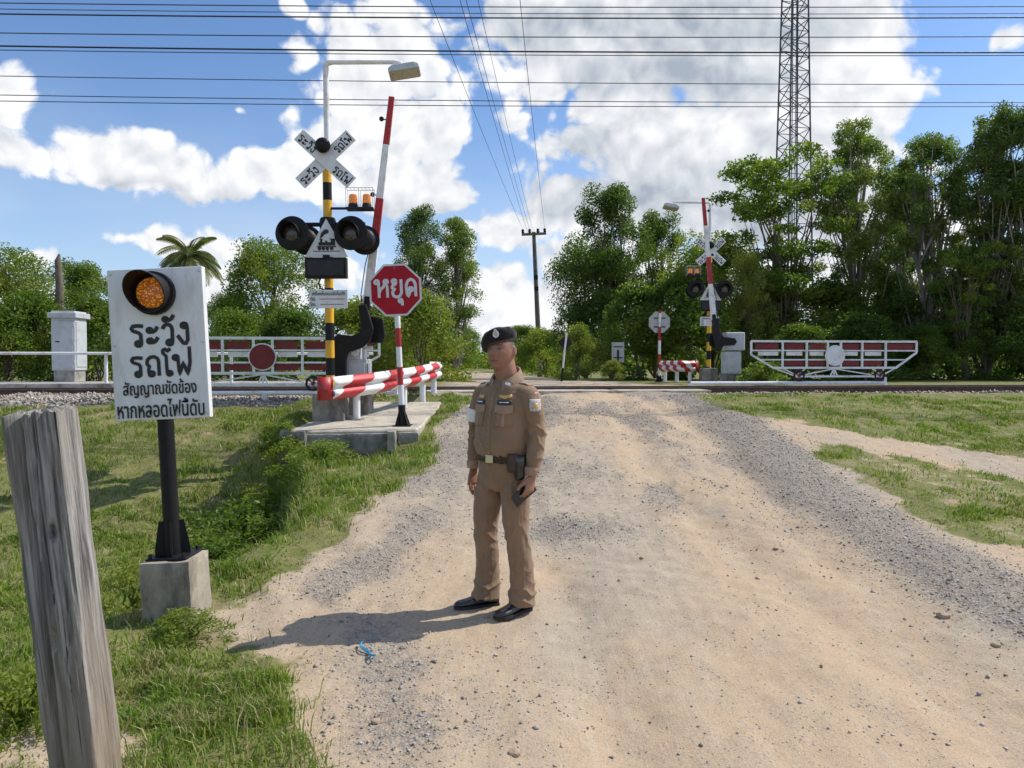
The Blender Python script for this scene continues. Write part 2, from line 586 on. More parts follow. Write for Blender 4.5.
def height(x, y, fine=True):
    x = np.asarray(x, dtype=float); y = np.asarray(y, dtype=float)
    t = y - TS * np.clip(x, -60, 60)
    xe = np.interp(y, EY, EX) + .35 * (fbm(x, y, .9, 3, 3) - .5)
    steep = sstep(5.2, 6.2, y) * sstep(9.6, 9.0, y)
    w = sstep(xe - .85 + .40 * steep, xe, x)
    h = prof(KL, t) * (1 - w) + prof(KR, t) * w
    # ground scoured away in front of the platform
    h = h - .34 * np.exp(-(((x + 2.75) / .85) ** 2 + ((y - 8.75) / .75) ** 2)) - .20 * np.exp(-(((x + 2.0) / .7) ** 2 + ((y - 8.95) / .4) ** 2))
    # the shoulder falls off a little on the right
    h = h - .12 * sstep(3.7, 6.5, x) * sstep(13, 9, t)
    # levelled under the crossing platform
    inslab = sstep(-3.05, -2.9, x) * sstep(-1.12, -1.25, x) * sstep(9.2, 9.32, y) * sstep(12.75, 12.6, y)
    h = np.where(inslab > 0, h * (1 - inslab) + np.minimum(h, .60 + .0625 * (y - 9.3)) * inslab, h)
    # bed of the track, sunk on both sides of the crossing
    bed = sstep(13.15, 13.5, t) * (1 - sstep(16.6, 16.95, t)) * (1 - on_road(x, t))
    h = h * (1 - bed) + (.90) * bed
    if fine:
        near = np.clip(1 - (y - 14) / 10, 0, 1)
        g = sstep(-.6, -1.6, x)
        near = near * (1 - inslab)
        h = h + near * ((fbm(x, y, .8, 4, 11) - .5) * (.10 + .10 * g) + (fbm(x, y, 6, 3, 5) - .5) * (.03 + .035 * g))
        h = h + near * (fbm(x, y, 22, 2, 8) - .5) * .018
        # wheel ruts along the road
        rx = .18 * np.sin(y * .55)
        h = h - near * .040 * (np.exp(-((x - .25 - rx) / .20) ** 2) + np.exp(-((x - 1.75 - rx) / .20) ** 2) + .6 * np.exp(-((x - 2.35 + rx) / .16) ** 2))
        # gravel windrow on the right edge
        h = h + near * .07 * np.exp(-((x - 3.15 - .15 * np.sin(y * .7)) / .42) ** 2) * (y < 13)
        # eroded bank below the crossing slab
        h = h - near * .10 * sstep(.52, .7, fbm(x, y, 2.2, 3, 21)) * np.exp(-((x - xe + .35) / .45) ** 2) * sstep(5.2, 6.5, y) * sstep(10, 9, y)
    far = sstep(60, 300, np.hypot(x, y))
    h = h + far * (fbm(x, y, .004, 3, 2) - .5) * 3
    return h


def z_at(x, y): return float(height(np.array([x]), np.array([y]))[0])


def masks(x, y):
    """how much of grass, gravel and bare orange earth lies at a spot"""
    t = y - TS * x
    wob = (fbm(x, y, .9, 4, 31) - .5)
    wob2 = (fbm(x, y, 3.3, 4, 37) - .5)
    ge = np.interp(y, [1, 2.6, 3.5, 4.3, 5.0, 6, 7.7, 9.5, 12, 14], [-.55, -.68, -.88, -1.50, -1.58, -1.28, -1.03, -.93, -.78, -.9])
    left = sstep(.12, -.22, x - ge + wob * .5 + wob2 * .35)
    # bare earth round the sign's block and a thinner, drier sward in places
    bare = np.exp(-(((x + 1.55) / .45) ** 2 + ((y - 4.35) / .35) ** 2)) * .9 + np.exp(-(((x + 1.75) / .45) ** 2 + ((y - 2.75) / .22) ** 2)) * .8
    left = np.clip(left - np.clip(bare + wob2 * .7 * (bare > .05), 0, 1), 0, 1)
    band = y - (9.75 - .62 * (x - 4.5)) + wob * .9 + wob2 * .8                 # worn sandy track between two swards
    ra = sstep(-.35, -.95, band) * sstep(3.62, 4.1, x + wob * .9 + wob2 * .5) * sstep(5.2, 6.0, y + wob) * (.55 + .45 * sstep(.42, .6, fbm(x, y, 1.6, 3, 83)))
    rb = sstep(.25, .95, band) * sstep(2.7, 3.5, x + wob * .6)
    right = np.clip(np.maximum(ra, rb), 0, 1)
    g = np.where(x < 1.0, left, right)
    far = sstep(16.8, 17.6, t)
    roadfar = np.exp(-((x - (1.0 - .105 * np.clip(t - 17, 0, 100))) / 2.6) ** 4) * sstep(110, 60, t)
    g = np.where(t > 16.6, far * np.clip(1 - roadfar * 1.3 + wob2 * .4, 0, 1), g)
    g = g * (1 - sstep(13.0, 13.3, t) * (1 - sstep(16.7, 17.1, t)))
    # gravel
    wr = np.exp(-((x - 3.12 - .15 * np.sin(y * .7) - wob * .5) / .46) ** 2) * (t < 13.6)
    lf = np.exp(-((x - ge - .42 - wob * .4) / .42) ** 2) * sstep(.30, .62, fbm(x * 1.2, y * .7, 1.6, 5, 51, .6)) * .85
    up = sstep(5.6, 7.4, y + wob * 2.2) * sstep(.36, .62, fbm(x * 1.25, y * .55, 1.6, 5, 57, .6)) * .80 * sstep(3.9, 3.3, x)
    mid = np.exp(-(((x - .45) / .55) ** 2 + ((y - 6.15) / .35) ** 2)) * 1.1
    gr = np.clip(np.maximum.reduce([wr * 1.7, lf, up, mid]), 0, 1)
    bal = sstep(13.05, 13.35, t + wob2 * .3) * (1 - sstep(16.7, 17.0, t)) * (1 - on_road(x, t))
    ora = sstep(.30, .58, fbm(x, y * .45, .8, 3, 61)) * (1 - gr * .6)
    return g, gr, ora, bal


# ---- ground sheet: fine near the camera, coarse to the horizon
def axis(lo, hi, step, far, growth=1.16):
    c = list(np.arange(lo, hi + 1e-6, step))
    a, s = [], step
    q = lo
    while q > -far:
        s *= growth; q -= s; a.append(q)
    b, s = [], step
    q = hi
    while q < far:
        s *= growth; q += s; b.append(q)
    return np.array(a[::-1] + c + b)


gx = axis(-5.2, 6.4, .036, 3000)
gy = axis(2.0, 9.0, .034, 3000, 1.035)
GX, GY = np.meshgrid(gx, gy)
GZ = height(GX, GY)
nx, ny = len(gx), len(gy)
gv = np.stack([GX, GY, GZ], -1).reshape(-1, 3)
idx = np.arange(nx * ny).reshape(ny, nx)
gf = np.stack([idx[:-1, :-1], idx[:-1, 1:], idx[1:, 1:], idx[1:, :-1]], -1).reshape(-1, 4)


def ground_material():
    m, b, p = principled('ground_earth')
    pos = b.n('ShaderNodeNewGeometry').outputs['Position']
    at = b.n('ShaderNodeVertexColor', layer_name='cover')
    sep = b.n('ShaderNodeSeparateColor'); b.put(sep.inputs[0], at.outputs['Color'])
    grass, gravel, orange = sep.outputs
    bal = at.outputs['Alpha']
    big = b.noise(pos, .9, 5, .6)
    med = b.noise(pos, 7, 6, .65)
    fin = b.noise(pos, 60, 4, .7)
    streak = b.noise(b.v('MULTIPLY', pos, (8, .8, 1)), 2.2, 7, .7)
    # sandy road
    sand = b.mix(b.ramp(med, .3, .75), (.345, .288, .215), (.455, .385, .298))
    sand = b.mix(b.m('MULTIPLY', orange, b.ramp(big, .22, .5)), sand, (.475, .352, .232))
    sand = b.mix(b.m('MULTIPLY', b.ramp(streak, .45, .72), .5), sand, (.52, .445, .34))
    sand = b.mix(b.m('MULTIPLY', b.ramp(fin, .52, .72), .5), sand, (.26, .205, .15))
    grit = b.noise(pos, 150, 3, .75)
    sand = b.mix(b.m('MULTIPLY', b.ramp(grit, .50, .66), .55), sand, (.25, .20, .145))
    sand = b.mix(b.m('MULTIPLY', b.ramp(grit, .48, .34), .45), sand, (.60, .50, .37))
    clod = b.noise(pos, 28, 5, .7)
    sand = b.mix(b.m('MULTIPLY', b.ramp(clod, .54, .70), .45), sand, (.30, .24, .175))
    # crushed stone
    cell = b.n('ShaderNodeTexVoronoi'); b.put(cell.inputs['Vector'], pos); cell.inputs['Scale'].default_value = 62
    cs = b.n('ShaderNodeSeparateColor'); b.put(cs.inputs[0], cell.outputs['Color'])
    stone = b.mix(b.ramp(cs.outputs[0], 0, 1, smooth=False), (.12, .12, .125), (.42, .40, .38))
    stone = b.mix(b.ramp(cell.outputs['Distance'], .25, .75), stone, (.16, .135, .11))
    sprinkle = b.m('MULTIPLY_ADD', b.m('SUBTRACT', b.noise(pos, 22, 6, .75), .5), 2.6, gravel)
    gfac = b.m('MULTIPLY', b.ramp(sprinkle, .15, 1.05), .74)
    loose = b.m('MULTIPLY', b.ramp(cs.outputs[1], .80, .84), b.ramp(cell.outputs['Distance'], .42, .3))
    gfac = b.m('MAXIMUM', gfac, b.m('MULTIPLY', loose, b.ramp(b.noise(pos, 2.4, 4), .40, .62, .15, .95)))
    road = b.mix(gfac, sand, stone)
    # soil under the grass
    turf = b.mix(b.ramp(med, .3, .7), (.095, .125, .028), (.185, .205, .060))
    turf = b.mix(b.ramp(b.noise(pos, 3.2, 5, .65), .50, .70), turf, (.33, .255, .155))
    turf = b.mix(b.m('MULTIPLY', b.ramp(b.noise(pos, 26, 5, .75), .42, .62), .75), turf, (.235, .19, .095))
    turf = b.mix(b.m('MULTIPLY', b.ramp(fin, .5, .7), .6), turf, (.07, .095, .02))
    gm = b.ramp(b.m('MULTIPLY_ADD', b.m('SUBTRACT', med, .5), .9, grass), .32, .66)
    c = b.mix(gm, road, turf)
    bcell = b.voro(pos, 19, 'F1', 'Color')
    bs = b.n('ShaderNodeSeparateColor'); b.put(bs.inputs[0], bcell)
    bst = b.mix(bs.outputs[0], (.15, .13, .115), (.46, .42, .37))
    c = b.mix(b.ramp(bal, .35, .65), c, bst)
    b.put(p.inputs['Base Color'], c)
    p.inputs['Roughness'].default_value = .95
    p.inputs['Specular IOR Level'].default_value = .15
    h = b.m('ADD', b.m('MULTIPLY_ADD', grit, .35, b.m('MULTIPLY', fin, .5)), b.m('MULTIPLY', b.m('SUBTRACT', .6, cell.outputs['Distance']), b.m('MULTIPLY_ADD', gfac, 1.0, .1)))
    h = b.m('MULTIPLY_ADD', streak, .45, b.m('MULTIPLY_ADD', med, .45, h))
    bn = b.n('ShaderNodeBump'); bn.inputs['Strength'].default_value = .75; bn.inputs['Distance'].default_value = .012
    b.put(bn.inputs['Height'], h)
    b.put(p.inputs['Normal'], bn.outputs[0])
    return m


ground = array_mesh('ground', gv, gf, ground_material(), smooth=True)
mg, mgr, mor, mbal = masks(GX, GY)
ca = ground.data.color_attributes.new('cover', 'FLOAT_COLOR', 'POINT')
ca.data.foreach_set('color', np.stack([mg, mgr, mor, mbal], -1).astype(np.float32).ravel())
tag(ground, kind='structure')


# ---- loose stones
def stones(n, xs, ys, zs, sz, name, material, flat=.7):
    base = np.array([[1, 0, 0], [-1, 0, 0], [0, 1, 0], [0, -1, 0], [0, 0, 1], [0, 0, -1]], float)
    face = np.array([[0, 2, 4], [2, 1, 4], [1, 3, 4], [3, 0, 4], [2, 0, 5], [1, 2, 5], [3, 1, 5], [0, 3, 5]])
    v = base[None] * rng.uniform(.6, 1.25, (n, 6, 1)) + rng.normal(0, .18, (n, 6, 3))
    a = rng.uniform(0, 6.28, n)
    c, s = np.cos(a), np.sin(a)
    x = v[..., 0] * c[:, None] - v[..., 1] * s[:, None] * .8
    y = v[..., 0] * s[:, None] + v[..., 1] * c[:, None] * .8
    v = np.stack([x, y, v[..., 2] * flat], -1) * sz[:, None, None] * .5
    v += np.stack([xs, ys, zs + sz * .12], -1)[:, None]
    f = face[None] + (np.arange(n) * 6)[:, None, None]
    return array_mesh(name, v.reshape(-1, 3), f.reshape(-1, 3), material)


def stone_material(name, lo, hi, tint):
    m, b, p = principled(name)
    r = b.n('ShaderNodeNewGeometry').outputs['Random Per Island']
    c = b.mix(r, lo, hi)
    c = b.mix(b.ramp(b.m('FRACT', b.m('MULTIPLY', r, 7.3)), .7, .8), c, tint)
    b.put(p.inputs['Base Color'], c)
    p.inputs['Roughness'].default_value = .85
    return m


m_gravel = stone_material('grey_crushed_stone', (.17, .16, .15), (.48, .45, .41), (.46, .35, .24))
m_ballast = stone_material('ballast_stone', (.16, .14, .125), (.50, .46, .41), (.36, .27, .19))

N = 160000
yy = 2.2 + (13.2 - 2.2) * rng.random(N) ** 1.7
xx = rng.uniform(-2.2, 6, N)
g_, gr_, o_, b_ = masks(xx, yy)
keep = rng.random(N) < np.clip(gr_ * .9 + .05, 0, 1) * (1 - g_ * .85) * (np.abs(xx) < yy * .75 + .3)
xx, yy = xx[keep][:48000], yy[keep][:48000]
sz = np.clip(rng.lognormal(math.log(.0100), .48, len(xx)), .004, .034) * (.8 + yy * .04)
stones(len(xx), xx, yy, height(xx, yy), sz, 'loose_gravel', m_gravel)
tag(bpy.data.objects['loose_gravel'], 'scattered grey crushed gravel lying on the sandy dirt road', 'gravel', kind='stuff')

N = 16000
xx = rng.uniform(-11, 13, N)
tt = np.concatenate([rng.uniform(13.15, 14.6, int(N * .8)), rng.uniform(14.6, 16.7, N - int(N * .8))])
yy = tt + TS * xx
k = on_road(xx, tt) < .1
xx, yy = xx[k], yy[k]
stones(len(xx), xx, yy, height(xx, yy), rng.uniform(.035, .085, len(xx)), 'track_ballast', m_ballast, .85)
tag(bpy.data.objects['track_ballast'], 'coarse tan and grey ballast stones under the railway track', 'ballast', kind='stuff')


# ---- grass
def grass_material():
    m, b, p = principled('grass_blade')
    ge = b.n('ShaderNodeNewGeometry')
    r = ge.outputs['Random Per Island']
    pos = ge.outputs['Position']
    c = b.mix(r, (.095, .165, .016), (.29, .39, .055))
    c = b.mix(b.ramp(b.noise(pos, 1.3, 4, .6), .40, .66), c, (.15, .235, .03))
    c = b.mix(b.ramp(b.m('MULTIPLY_ADD', b.noise(pos, 2.4, 4, .6), .9, b.m('MULTIPLY', r, .35)), .66, .84), c, (.42, .37, .19))
    c = b.mix(b.ramp(b.m('FRACT', b.m('MULTIPLY', r, 13.7)), .90, .93), c, (.42, .37, .21))
    b.put(p.inputs['Base Color'], c)
    p.inputs['Roughness'].default_value = .55
    p.inputs['Specular IOR Level'].default_value = .25
    tr = b.n('ShaderNodeBsdfTranslucent')
    b.put(tr.inputs[0], b.mix(1, c, (1.25, 1.35, .7), 'MULTIPLY'))
    mx = b.n('ShaderNodeMixShader'); mx.inputs[0].default_value = .38
    b.put(mx.inputs[1], p.outputs[0]); b.put(mx.inputs[2], tr.outputs[0])
    b.put([n for n in m.node_tree.nodes if n.type == 'OUTPUT_MATERIAL'][0].inputs[0], mx.outputs[0])
    return m


def blades(x, y, z, h, w, lean, name, material):
    n = len(x)
    a = rng.uniform(0, 6.28, n)
    ux, uy = np.cos(a), np.sin(a)
    la = rng.uniform(0, 6.28, n)
    lx, ly = np.cos(la) * lean, np.sin(la) * lean
    base = np.stack([x, y, z - .006], -1)
    side = np.stack([ux, uy, np.zeros(n)], -1) * (w / 2)[:, None]
    mid = base + np.stack([lx * h * .3, ly * h * .3, h * .6], -1)
    tip = base + np.stack([lx * h, ly * h, h * (1 - .25 * lean)], -1)
    v = np.stack([base - side, base + side, mid + side * .8, mid - side * .8, tip], 1)
    k = np.arange(n)[:, None] * 5
    t1 = k + np.array([[0, 1, 2]]); t2 = k + np.array([[0, 2, 3]]); t3 = k + np.array([[3, 2, 4]])
    return array_mesh(name, v.reshape(-1, 3), np.concatenate([t1, t2, t3]), material)


m_grass = grass_material()
NG = 900000
yy = 2.1 + (13.4 - 2.1) * rng.random(NG) ** 1.6
xx = rng.uniform(-1, 1, NG) * (yy * .74 + .5)
g_, gr_, o_, b_ = masks(xx, yy)
tuft = fbm(xx, yy, 4.5, 3, 77)
p_ = (.22 + .78 * sstep(.36, .52, fbm(xx, yy, .85, 4, 101))) * g_ ** 1.5 * np.clip(.42 + 1.6 * (tuft - .38), .16, 1)
keep = rng.random(NG) < p_
xx, yy, tuft = xx[keep], yy[keep], tuft[keep]
slab_zone = (xx > -2.95) & (xx < -1.15) & (yy > 9.2) & (yy < 12.55)
xx, yy, tuft = xx[~slab_zone][:262000], yy[~slab_zone][:262000], tuft[~slab_zone][:262000]
ditch = np.exp(-((xx + 2.7) / .7) ** 2) * sstep(5.5, 6.5, yy) * sstep(10, 9, yy)
hh = rng.uniform(.014, .040, len(xx)) * (.7 + 1.5 * sstep(.4, .7, tuft)) * (1 + yy * .03) * (1 + ditch * 1.6)
hh *= np.where(xx > 0, .75, 1)
blades(xx, yy, height(xx, yy), hh, rng.uniform(.004, .0075, len(xx)) * (.7 + yy * .14), rng.uniform(.2, 1.0, len(xx)), 'grass', m_grass)
# taller dry stalks and rank grass here and there
NS = 60000
yy = rng.uniform(2.2, 12.5, NS); xx = rng.uniform(-1, 0.2, NS) * (yy * .74 + .5)
g_, gr_, o_, b_ = masks(xx, yy)
rank = 1.6 * np.exp(-((xx + 2.4) / .5) ** 2) * sstep(6.2, 7.2, yy) * sstep(9.4, 8.8, yy) + sstep(.5, .68, fbm(xx, yy, 1.1, 3, 91)) + 1.2 * np.exp(-((xx + 2.6) / .55) ** 2) * sstep(5.5, 6.5, yy) * sstep(10, 9, yy)
keep = (rng.random(NS) < np.clip(g_ * rank * .5, 0, 1)) & ~((xx > -2.95) & (xx < -1.15) & (yy > 9.2) & (yy < 12.55))
xx, yy = xx[keep][:14000], yy[keep][:14000]
blades(xx, yy, height(xx, yy), rng.uniform(.06, .17, len(xx)), rng.uniform(.004, .008, len(xx)) * (.7 + yy * .10), rng.uniform(.2, .9, len(xx)), 'tall_grass', m_grass)
tag(bpy.data.objects['tall_grass'], 'longer rank grass and dry stalks scattered over the left bank', 'grass', kind='stuff')
tag(bpy.data.objects['grass'], 'short patchy green grass on the road shoulders and railway bank', 'grass', kind='stuff')

# ---------------------------------------------------------------- materials for made things
m_white = mat('white_paint', (.78, .79, .79), .45, var=.05, dirt=(.36, .31, .25), dirt_amt=.55, dscale=5)
m_red = mat('red_paint', (.40, .014, .018), .45, var=.12, dirt=(.24, .09, .07), dirt_amt=.6, dscale=6)
m_maroon = mat('dull_red_paint', (.17, .010, .014), .5, var=.12)
m_yellow = mat('yellow_paint', (.78, .42, .02), .45, var=.08, dirt=(.34, .2, .07), dirt_amt=.5, dscale=7)
m_black = mat('black_paint', (.010, .010, .011), .5, var=.2, dirt=(.03, .028, .026), dirt_amt=.4, spec=.25)
m_dark = mat('dark_matt_metal', (.016, .016, .018), .55, var=.2, spec=.3)
m_grey = mat('light_grey_enamel', (.50, .525, .54), .5, var=.06, dirt=(.27, .25, .22), dirt_amt=.5, dscale=4)
m_galv = mat('galvanised_steel', (.52, .54, .56), .4, metal=.7, var=.12, scale=14)
m_board = mat('off_white_sign_enamel', (.73, .745, .76), .4, var=.05, scale=4, dirt=(.44, .41, .37), dirt_amt=.55, dscale=7, stretch=(1, 1, .3))
m_letter = mat('black_lettering', (.012, .012, .014), .5, var=.2)
m_signred = mat('stop_sign_red', (.37, .006, .018), .5, var=.10, scale=3, spec=.25)
m_silver = mat('silver_reflective_sheeting', (.62, .63, .65), .4, var=.1, scale=18)
m_alu = mat('bare_aluminium_sign_back', (.42, .44, .45), .45, metal=.5, var=.12, scale=7)
m_rail = mat('rail_steel', (.10, .062, .045), .6, metal=.4, var=.3, scale=10)
m_railtop = mat('polished_rail_head', (.42, .42, .43), .3, metal=.8, var=.1)
m_rubber = mat('black_rubber', (.02, .02, .02), .8, var=.2)


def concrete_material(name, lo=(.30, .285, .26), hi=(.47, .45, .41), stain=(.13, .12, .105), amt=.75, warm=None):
    m, b, p = principled(name)
    tc = b.n('ShaderNodeTexCoord').outputs['Object']
    n1 = b.noise(tc, 5, 7, .7)
    n2 = b.noise(b.v('MULTIPLY', tc, (1, 1, .35)), 3.1, 7, .7)
    c = b.mix(b.ramp(n1, .3, .7), lo, hi)
    c = b.mix(b.m('MULTIPLY', b.ramp(n2, .46, .68), amt), c, stain)
    if warm: c = b.mix(b.m('MULTIPLY', b.ramp(b.noise(tc, 2.2, 4), .45, .65), .5), c, warm)
    c = b.mix(b.m('MULTIPLY', b.ramp(b.voro(tc, 70), .22, .1), .4), c, stain)
    b.put(p.inputs['Base Color'], c)
    p.inputs['Roughness'].default_value = .92
    p.inputs['Specular IOR Level'].default_value = .2
    bn = b.n('ShaderNodeBump'); bn.inputs['Strength'].default_value = .6; bn.inputs['Distance'].default_value = .008
    b.put(bn.inputs['Height'], b.noise(tc, 38, 6, .7))
    b.put(p.inputs['Normal'], bn.outputs[0])
    return m


m_conc = concrete_material('weathered_concrete')
m_conc_warm = concrete_material('sandy_concrete', (.40, .36, .29), (.56, .51, .42), (.20, .175, .14), .8, warm=(.48, .40, .29))
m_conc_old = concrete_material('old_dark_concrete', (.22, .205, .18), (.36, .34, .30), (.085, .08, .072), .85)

TROT = Matrix.Rotation(TANG, 3, 'Z')


def trk(x, t, z):
    """point beside the railway: x across the picture, t distance ahead measured square to the track"""
    return Vector((x, t + TS * x, z))


# ---------------------------------------------------------------- railway
RAIL_T = (14.45, 15.45)
track = bpy.data.objects.new('railway_track', None)
link(track)
tag(track, 'single railway line of two rusty rails crossing behind the road', 'railway track', kind='structure')
RP = [(-.065, 0), (.065, 0), (.065, .015), (.012, .035), (.012, .10), (.034, .11), (.034, .138), (-.034, .138), (-.034, .11), (-.012, .10), (-.012, .035), (-.065, .015)]
for t0 in RAIL_T:
    xs = [-70, -30, -12, 0, 12, 30, 70]
    b = MB()
    n = len(RP)
    vs = [trk(x, t0 + q[0], .912 + q[1]) for x in xs for q in RP]
    fs = []
    mi = []
    for i in range(len(xs) - 1):
        for k in range(n):
            j = (k + 1) % n
            fs.append((i * n + k, i * n + j, (i + 1) * n + j, (i + 1) * n + k))
            mi.append(1 if k == 6 else 0)
    b.add(vs, fs); b.m = mi
    b.build('rail', [m_rail, m_railtop], track)
sb = MB().box((0, 0, 0), (.24, 1.9, .14))
sle = sb.build('sleeper', m_conc_old, track, bevel=.01)
sle.location = trk(-13, 14.95, .845); sle.rotation_euler.z = TANG
i = 0
for x in np.arange(-12.4, 14.5, .6):
    if -1.8 < x < 3.9: continue
    c = sle.copy(); COL.objects.link(c); c.parent = track
    c.location = trk(x, 14.95, .845 + rng.uniform(-.008, .008)); c.rotation_euler.z = TANG + rng.normal(0, .01)

# deck of concrete panels across the road
deck = thing('crossing_deck', trk(1.0, 14.95, 1.0), 'low concrete deck panels between the rails where the road crosses', 'crossing deck', TANG)
for x0, x1 in ((-2.75, -1.05), (-1.0, .85), (.9, 2.75)):
    for (t0, t1) in ((-1.25, -.56), (-.43, .43), (.56, 1.25)):
        MB().box(((x0 + x1) / 2, (t0 + t1) / 2, -.045), (x1 - x0 - .02, t1 - t0, .12)).build('panel', m_conc_warm, deck, bevel=.01)

# raised concrete walkway beyond the track on the left, with its relay cabinet and handrail
walk = thing('concrete_walkway', trk(-9.2, 18.2, .7), 'long raised grey concrete walkway behind the track at the far left', 'walkway', TANG)
for k in range(7):
    MB().box((-6.6 + k * 2.0, 0, .19), (1.985, 2.2, .40)).build('slab', m_conc, walk, bevel=.012)

hr = thing('handrail', trk(-9.2, 17.3, 1.08), 'white pipe handrail along the front of the concrete walkway', 'handrail', TANG)
for k in range(5):
    MB().cyl((-5.35 + k * 2.72, 0, -.02), (-5.35 + k * 2.72, 0, .68), .035, n=12).build('post', m_white, hr, smooth=40)
MB().tube([(-8, 0, .68), (6, 0, .68)], .033, 12).build('rail', m_white, hr, smooth=40)

cab_p = W(70, 381, 18.0)
cab = thing('relay_cabinet', (cab_p.x, 18.0, 1.085), 'tall pale grey relay cabinet standing on the concrete walkway', 'cabinet', R(3))
MB().box((0, 0, .15), (.50, .50, .30)).build('plinth', m_conc, cab, bevel=.01)
MB().box((0, 0, .92), (.56, .56, 1.28)).build('body', m_grey, cab, bevel=.012)
MB().box((0, 0, 1.62), (.68, .68, .13)).box((0, 0, 1.70), (.56, .56, .05)).build('roof_cap', m_grey, cab, bevel=.012)
dr = MB().box((-.01, -.287, .90), (.50, .02, 1.16)).build('door', m_grey, cab, bevel=.005)
MB().box((-.12, -.302, .98), (.10, .018, .03)).build('handle', m_dark, dr, bevel=.004)
MB().box((.287, 0, .92), (.018, .46, 1.10)).build('side_panel', m_grey, cab, bevel=.004)
for zz in (.5, .95, 1.4):
    MB().cyl((.255, -.292, zz - .04), (.255, -.292, zz + .04), .014, n=8).build('hinge', m_grey, cab)


# ---------------------------------------------------------------- rolling gates
def rolling_gate(loc, label, disc_mat, flip, group='rolling gates beside the track'):
    g = thing('rolling_gate', loc, label, 'rolling gate', TANG, group)
    U = .00657
    def q(u, v, y=0.0):                      # layout of the frame, seen from the front
        x = (u - 338) * U
        return Vector((-x if flip else x, y, (278 - v) * U + .19))
    def bar(a, b_, w=.04, y=0.0, name='bar'):
        MB().bar(q(*a, y), q(*b_, y), w, w).build(name, m_white, g)
    bar((27, 152), (653, 152), .05, name='top_rail')
    bar((27, 185), (650, 185), .032, .012)
    bar((60, 218), (612, 218), .032, .012)
    bar((110, 247), (575, 247), .05, name='bottom_rail')
    bar((27, 152), (27, 200)); bar((653, 152), (653, 192))
    bar((27, 200), (110, 247)); bar((653, 192), (575, 247))
    for u in (143, 233, 312, 362, 443, 533): bar((u, 152), (u, 247), .04, -.012)
    bar((190, 278), (520, 278), .045, name='axle_beam')
    for a, b_ in (((143, 247), (200, 276)), ((110, 247), (190, 276)), ((233, 247), (195, 276)), ((533, 247), (505, 276)), ((575, 247), (520, 276)), ((480, 247), (520, 276)),
                  ((338, 247), (325, 276)), ((338, 247), (351, 276)), ((338, 250), (230, 272)), ((338, 250), (480, 272)), ((338, 247), (338, 276))):
        bar(a, b_, .026, .006, 'strut')
    def panel(u0, u1, v0, v1, m):
        a, b_ = q(u0, v0), q(u1, v1)
        o = MB().box(((a + b_) / 2) + Vector((0, .035, 0)), (abs(b_.x - a.x), .012, abs(a.z - b_.z))).build('panel', m, g)
    for u0, u1 in ((45, 130), (155, 225), (248, 305), (375, 435), (450, 522), (545, 645)): panel(u0, u1, 160, 181, m_maroon)
    for u0, u1 in ((55, 130), (160, 220), (248, 300), (378, 430), (458, 520)): panel(u0, u1, 189, 203, m_white)
    for u0, u1 in ((156, 225), (245, 305), (372, 435), (450, 525)): panel(u0, u1, 222, 239, m_maroon)
    c = q(338, 203)
    MB().cyl(c + Vector((0, -.045, 0)), c + Vector((0, -.03, 0)), .245, n=40).build('disc', m_white if disc_mat is not m_white else m_white, g, smooth=40)
    MB().cyl(c + Vector((0, -.056, 0)), c + Vector((0, -.044, 0)), .222, n=40).build('disc_face', disc_mat, g, smooth=40)
    for u in (205, 511):
        wc = q(u, 275)
        wh = MB()
        wh.lathe([(.10, -.03), (.135, -.03), (.135, .03), (.10, .03), (.10, -.03)], wc, 'y', 28, False)
        w_ = wh.build('wheel', m_dark, g, smooth=40)
        hb = MB().cyl(wc + Vector((0, -.045, 0)), wc + Vector((0, .045, 0)), .035, n=14)
        for k in range(5):
            a = 2 * math.pi * k / 5
            hb.bar(wc, wc + Vector((math.cos(a) * .105, 0, math.sin(a) * .105)), .022, .02)
        hb.build('hub', m_maroon, w_)
    return g


GL = trk(W(263, 360, 13).x, 0, 0); gl_x = (263 - 512) / F * 13.0
rolling_gate((gl_x, 13.0, .96), 'white framed rolling gate with a dark red disc left of the road', m_maroon, True)
gr_x = (834 - 512) / F * 17.3
rolling_gate((gr_x, 17.3, 1.04), 'white framed rolling gate with a white disc right of the road', m_white, False)

# guide pipes on which the gates roll
def guide(p0, p1, label, ends):
    o = thing('gate_guide_rail', p0, label, 'guide rail', group='guide rails of the rolling gates')
    d = Vector(p1) - Vector(p0)
    MB().tube([(0, 0, .02), d + Vector((0, 0, .02))], .042, 12).build('pipe', m_white, o, smooth=40)
    n = max(2, int(d.length / 1.6))
    for k in range(n + 1):
        q = d * (k / n)
        MB().box(q + Vector((0, 0, -.11)), (.10, .10, .20)).build('support', m_white, o)
    for q in ends:
        MB().box(Vector(q), (.06, .08, .22)).build('end_stop', m_white, o, bevel=.005)
    return o


a, b_ = Vector((-6.7, 13.0 + TS * (-6.7 - gl_x), .98)), Vector((-2.1, 13.0 + TS * (-2.1 - gl_x), .98))
guide(a, b_, 'white guide pipe under the rolling gate left of the road', [b_ - a + Vector((0, 0, .05))])
a, b_ = Vector((4.15, 17.3 + TS * (4.15 - gr_x), 1.055)), Vector((8.9, 17.3 + TS * (8.9 - gr_x), 1.055))
guide(a, b_, 'white guide pipe under the rolling gate right of the road', [b_ - a + Vector((0, 0, .05))])

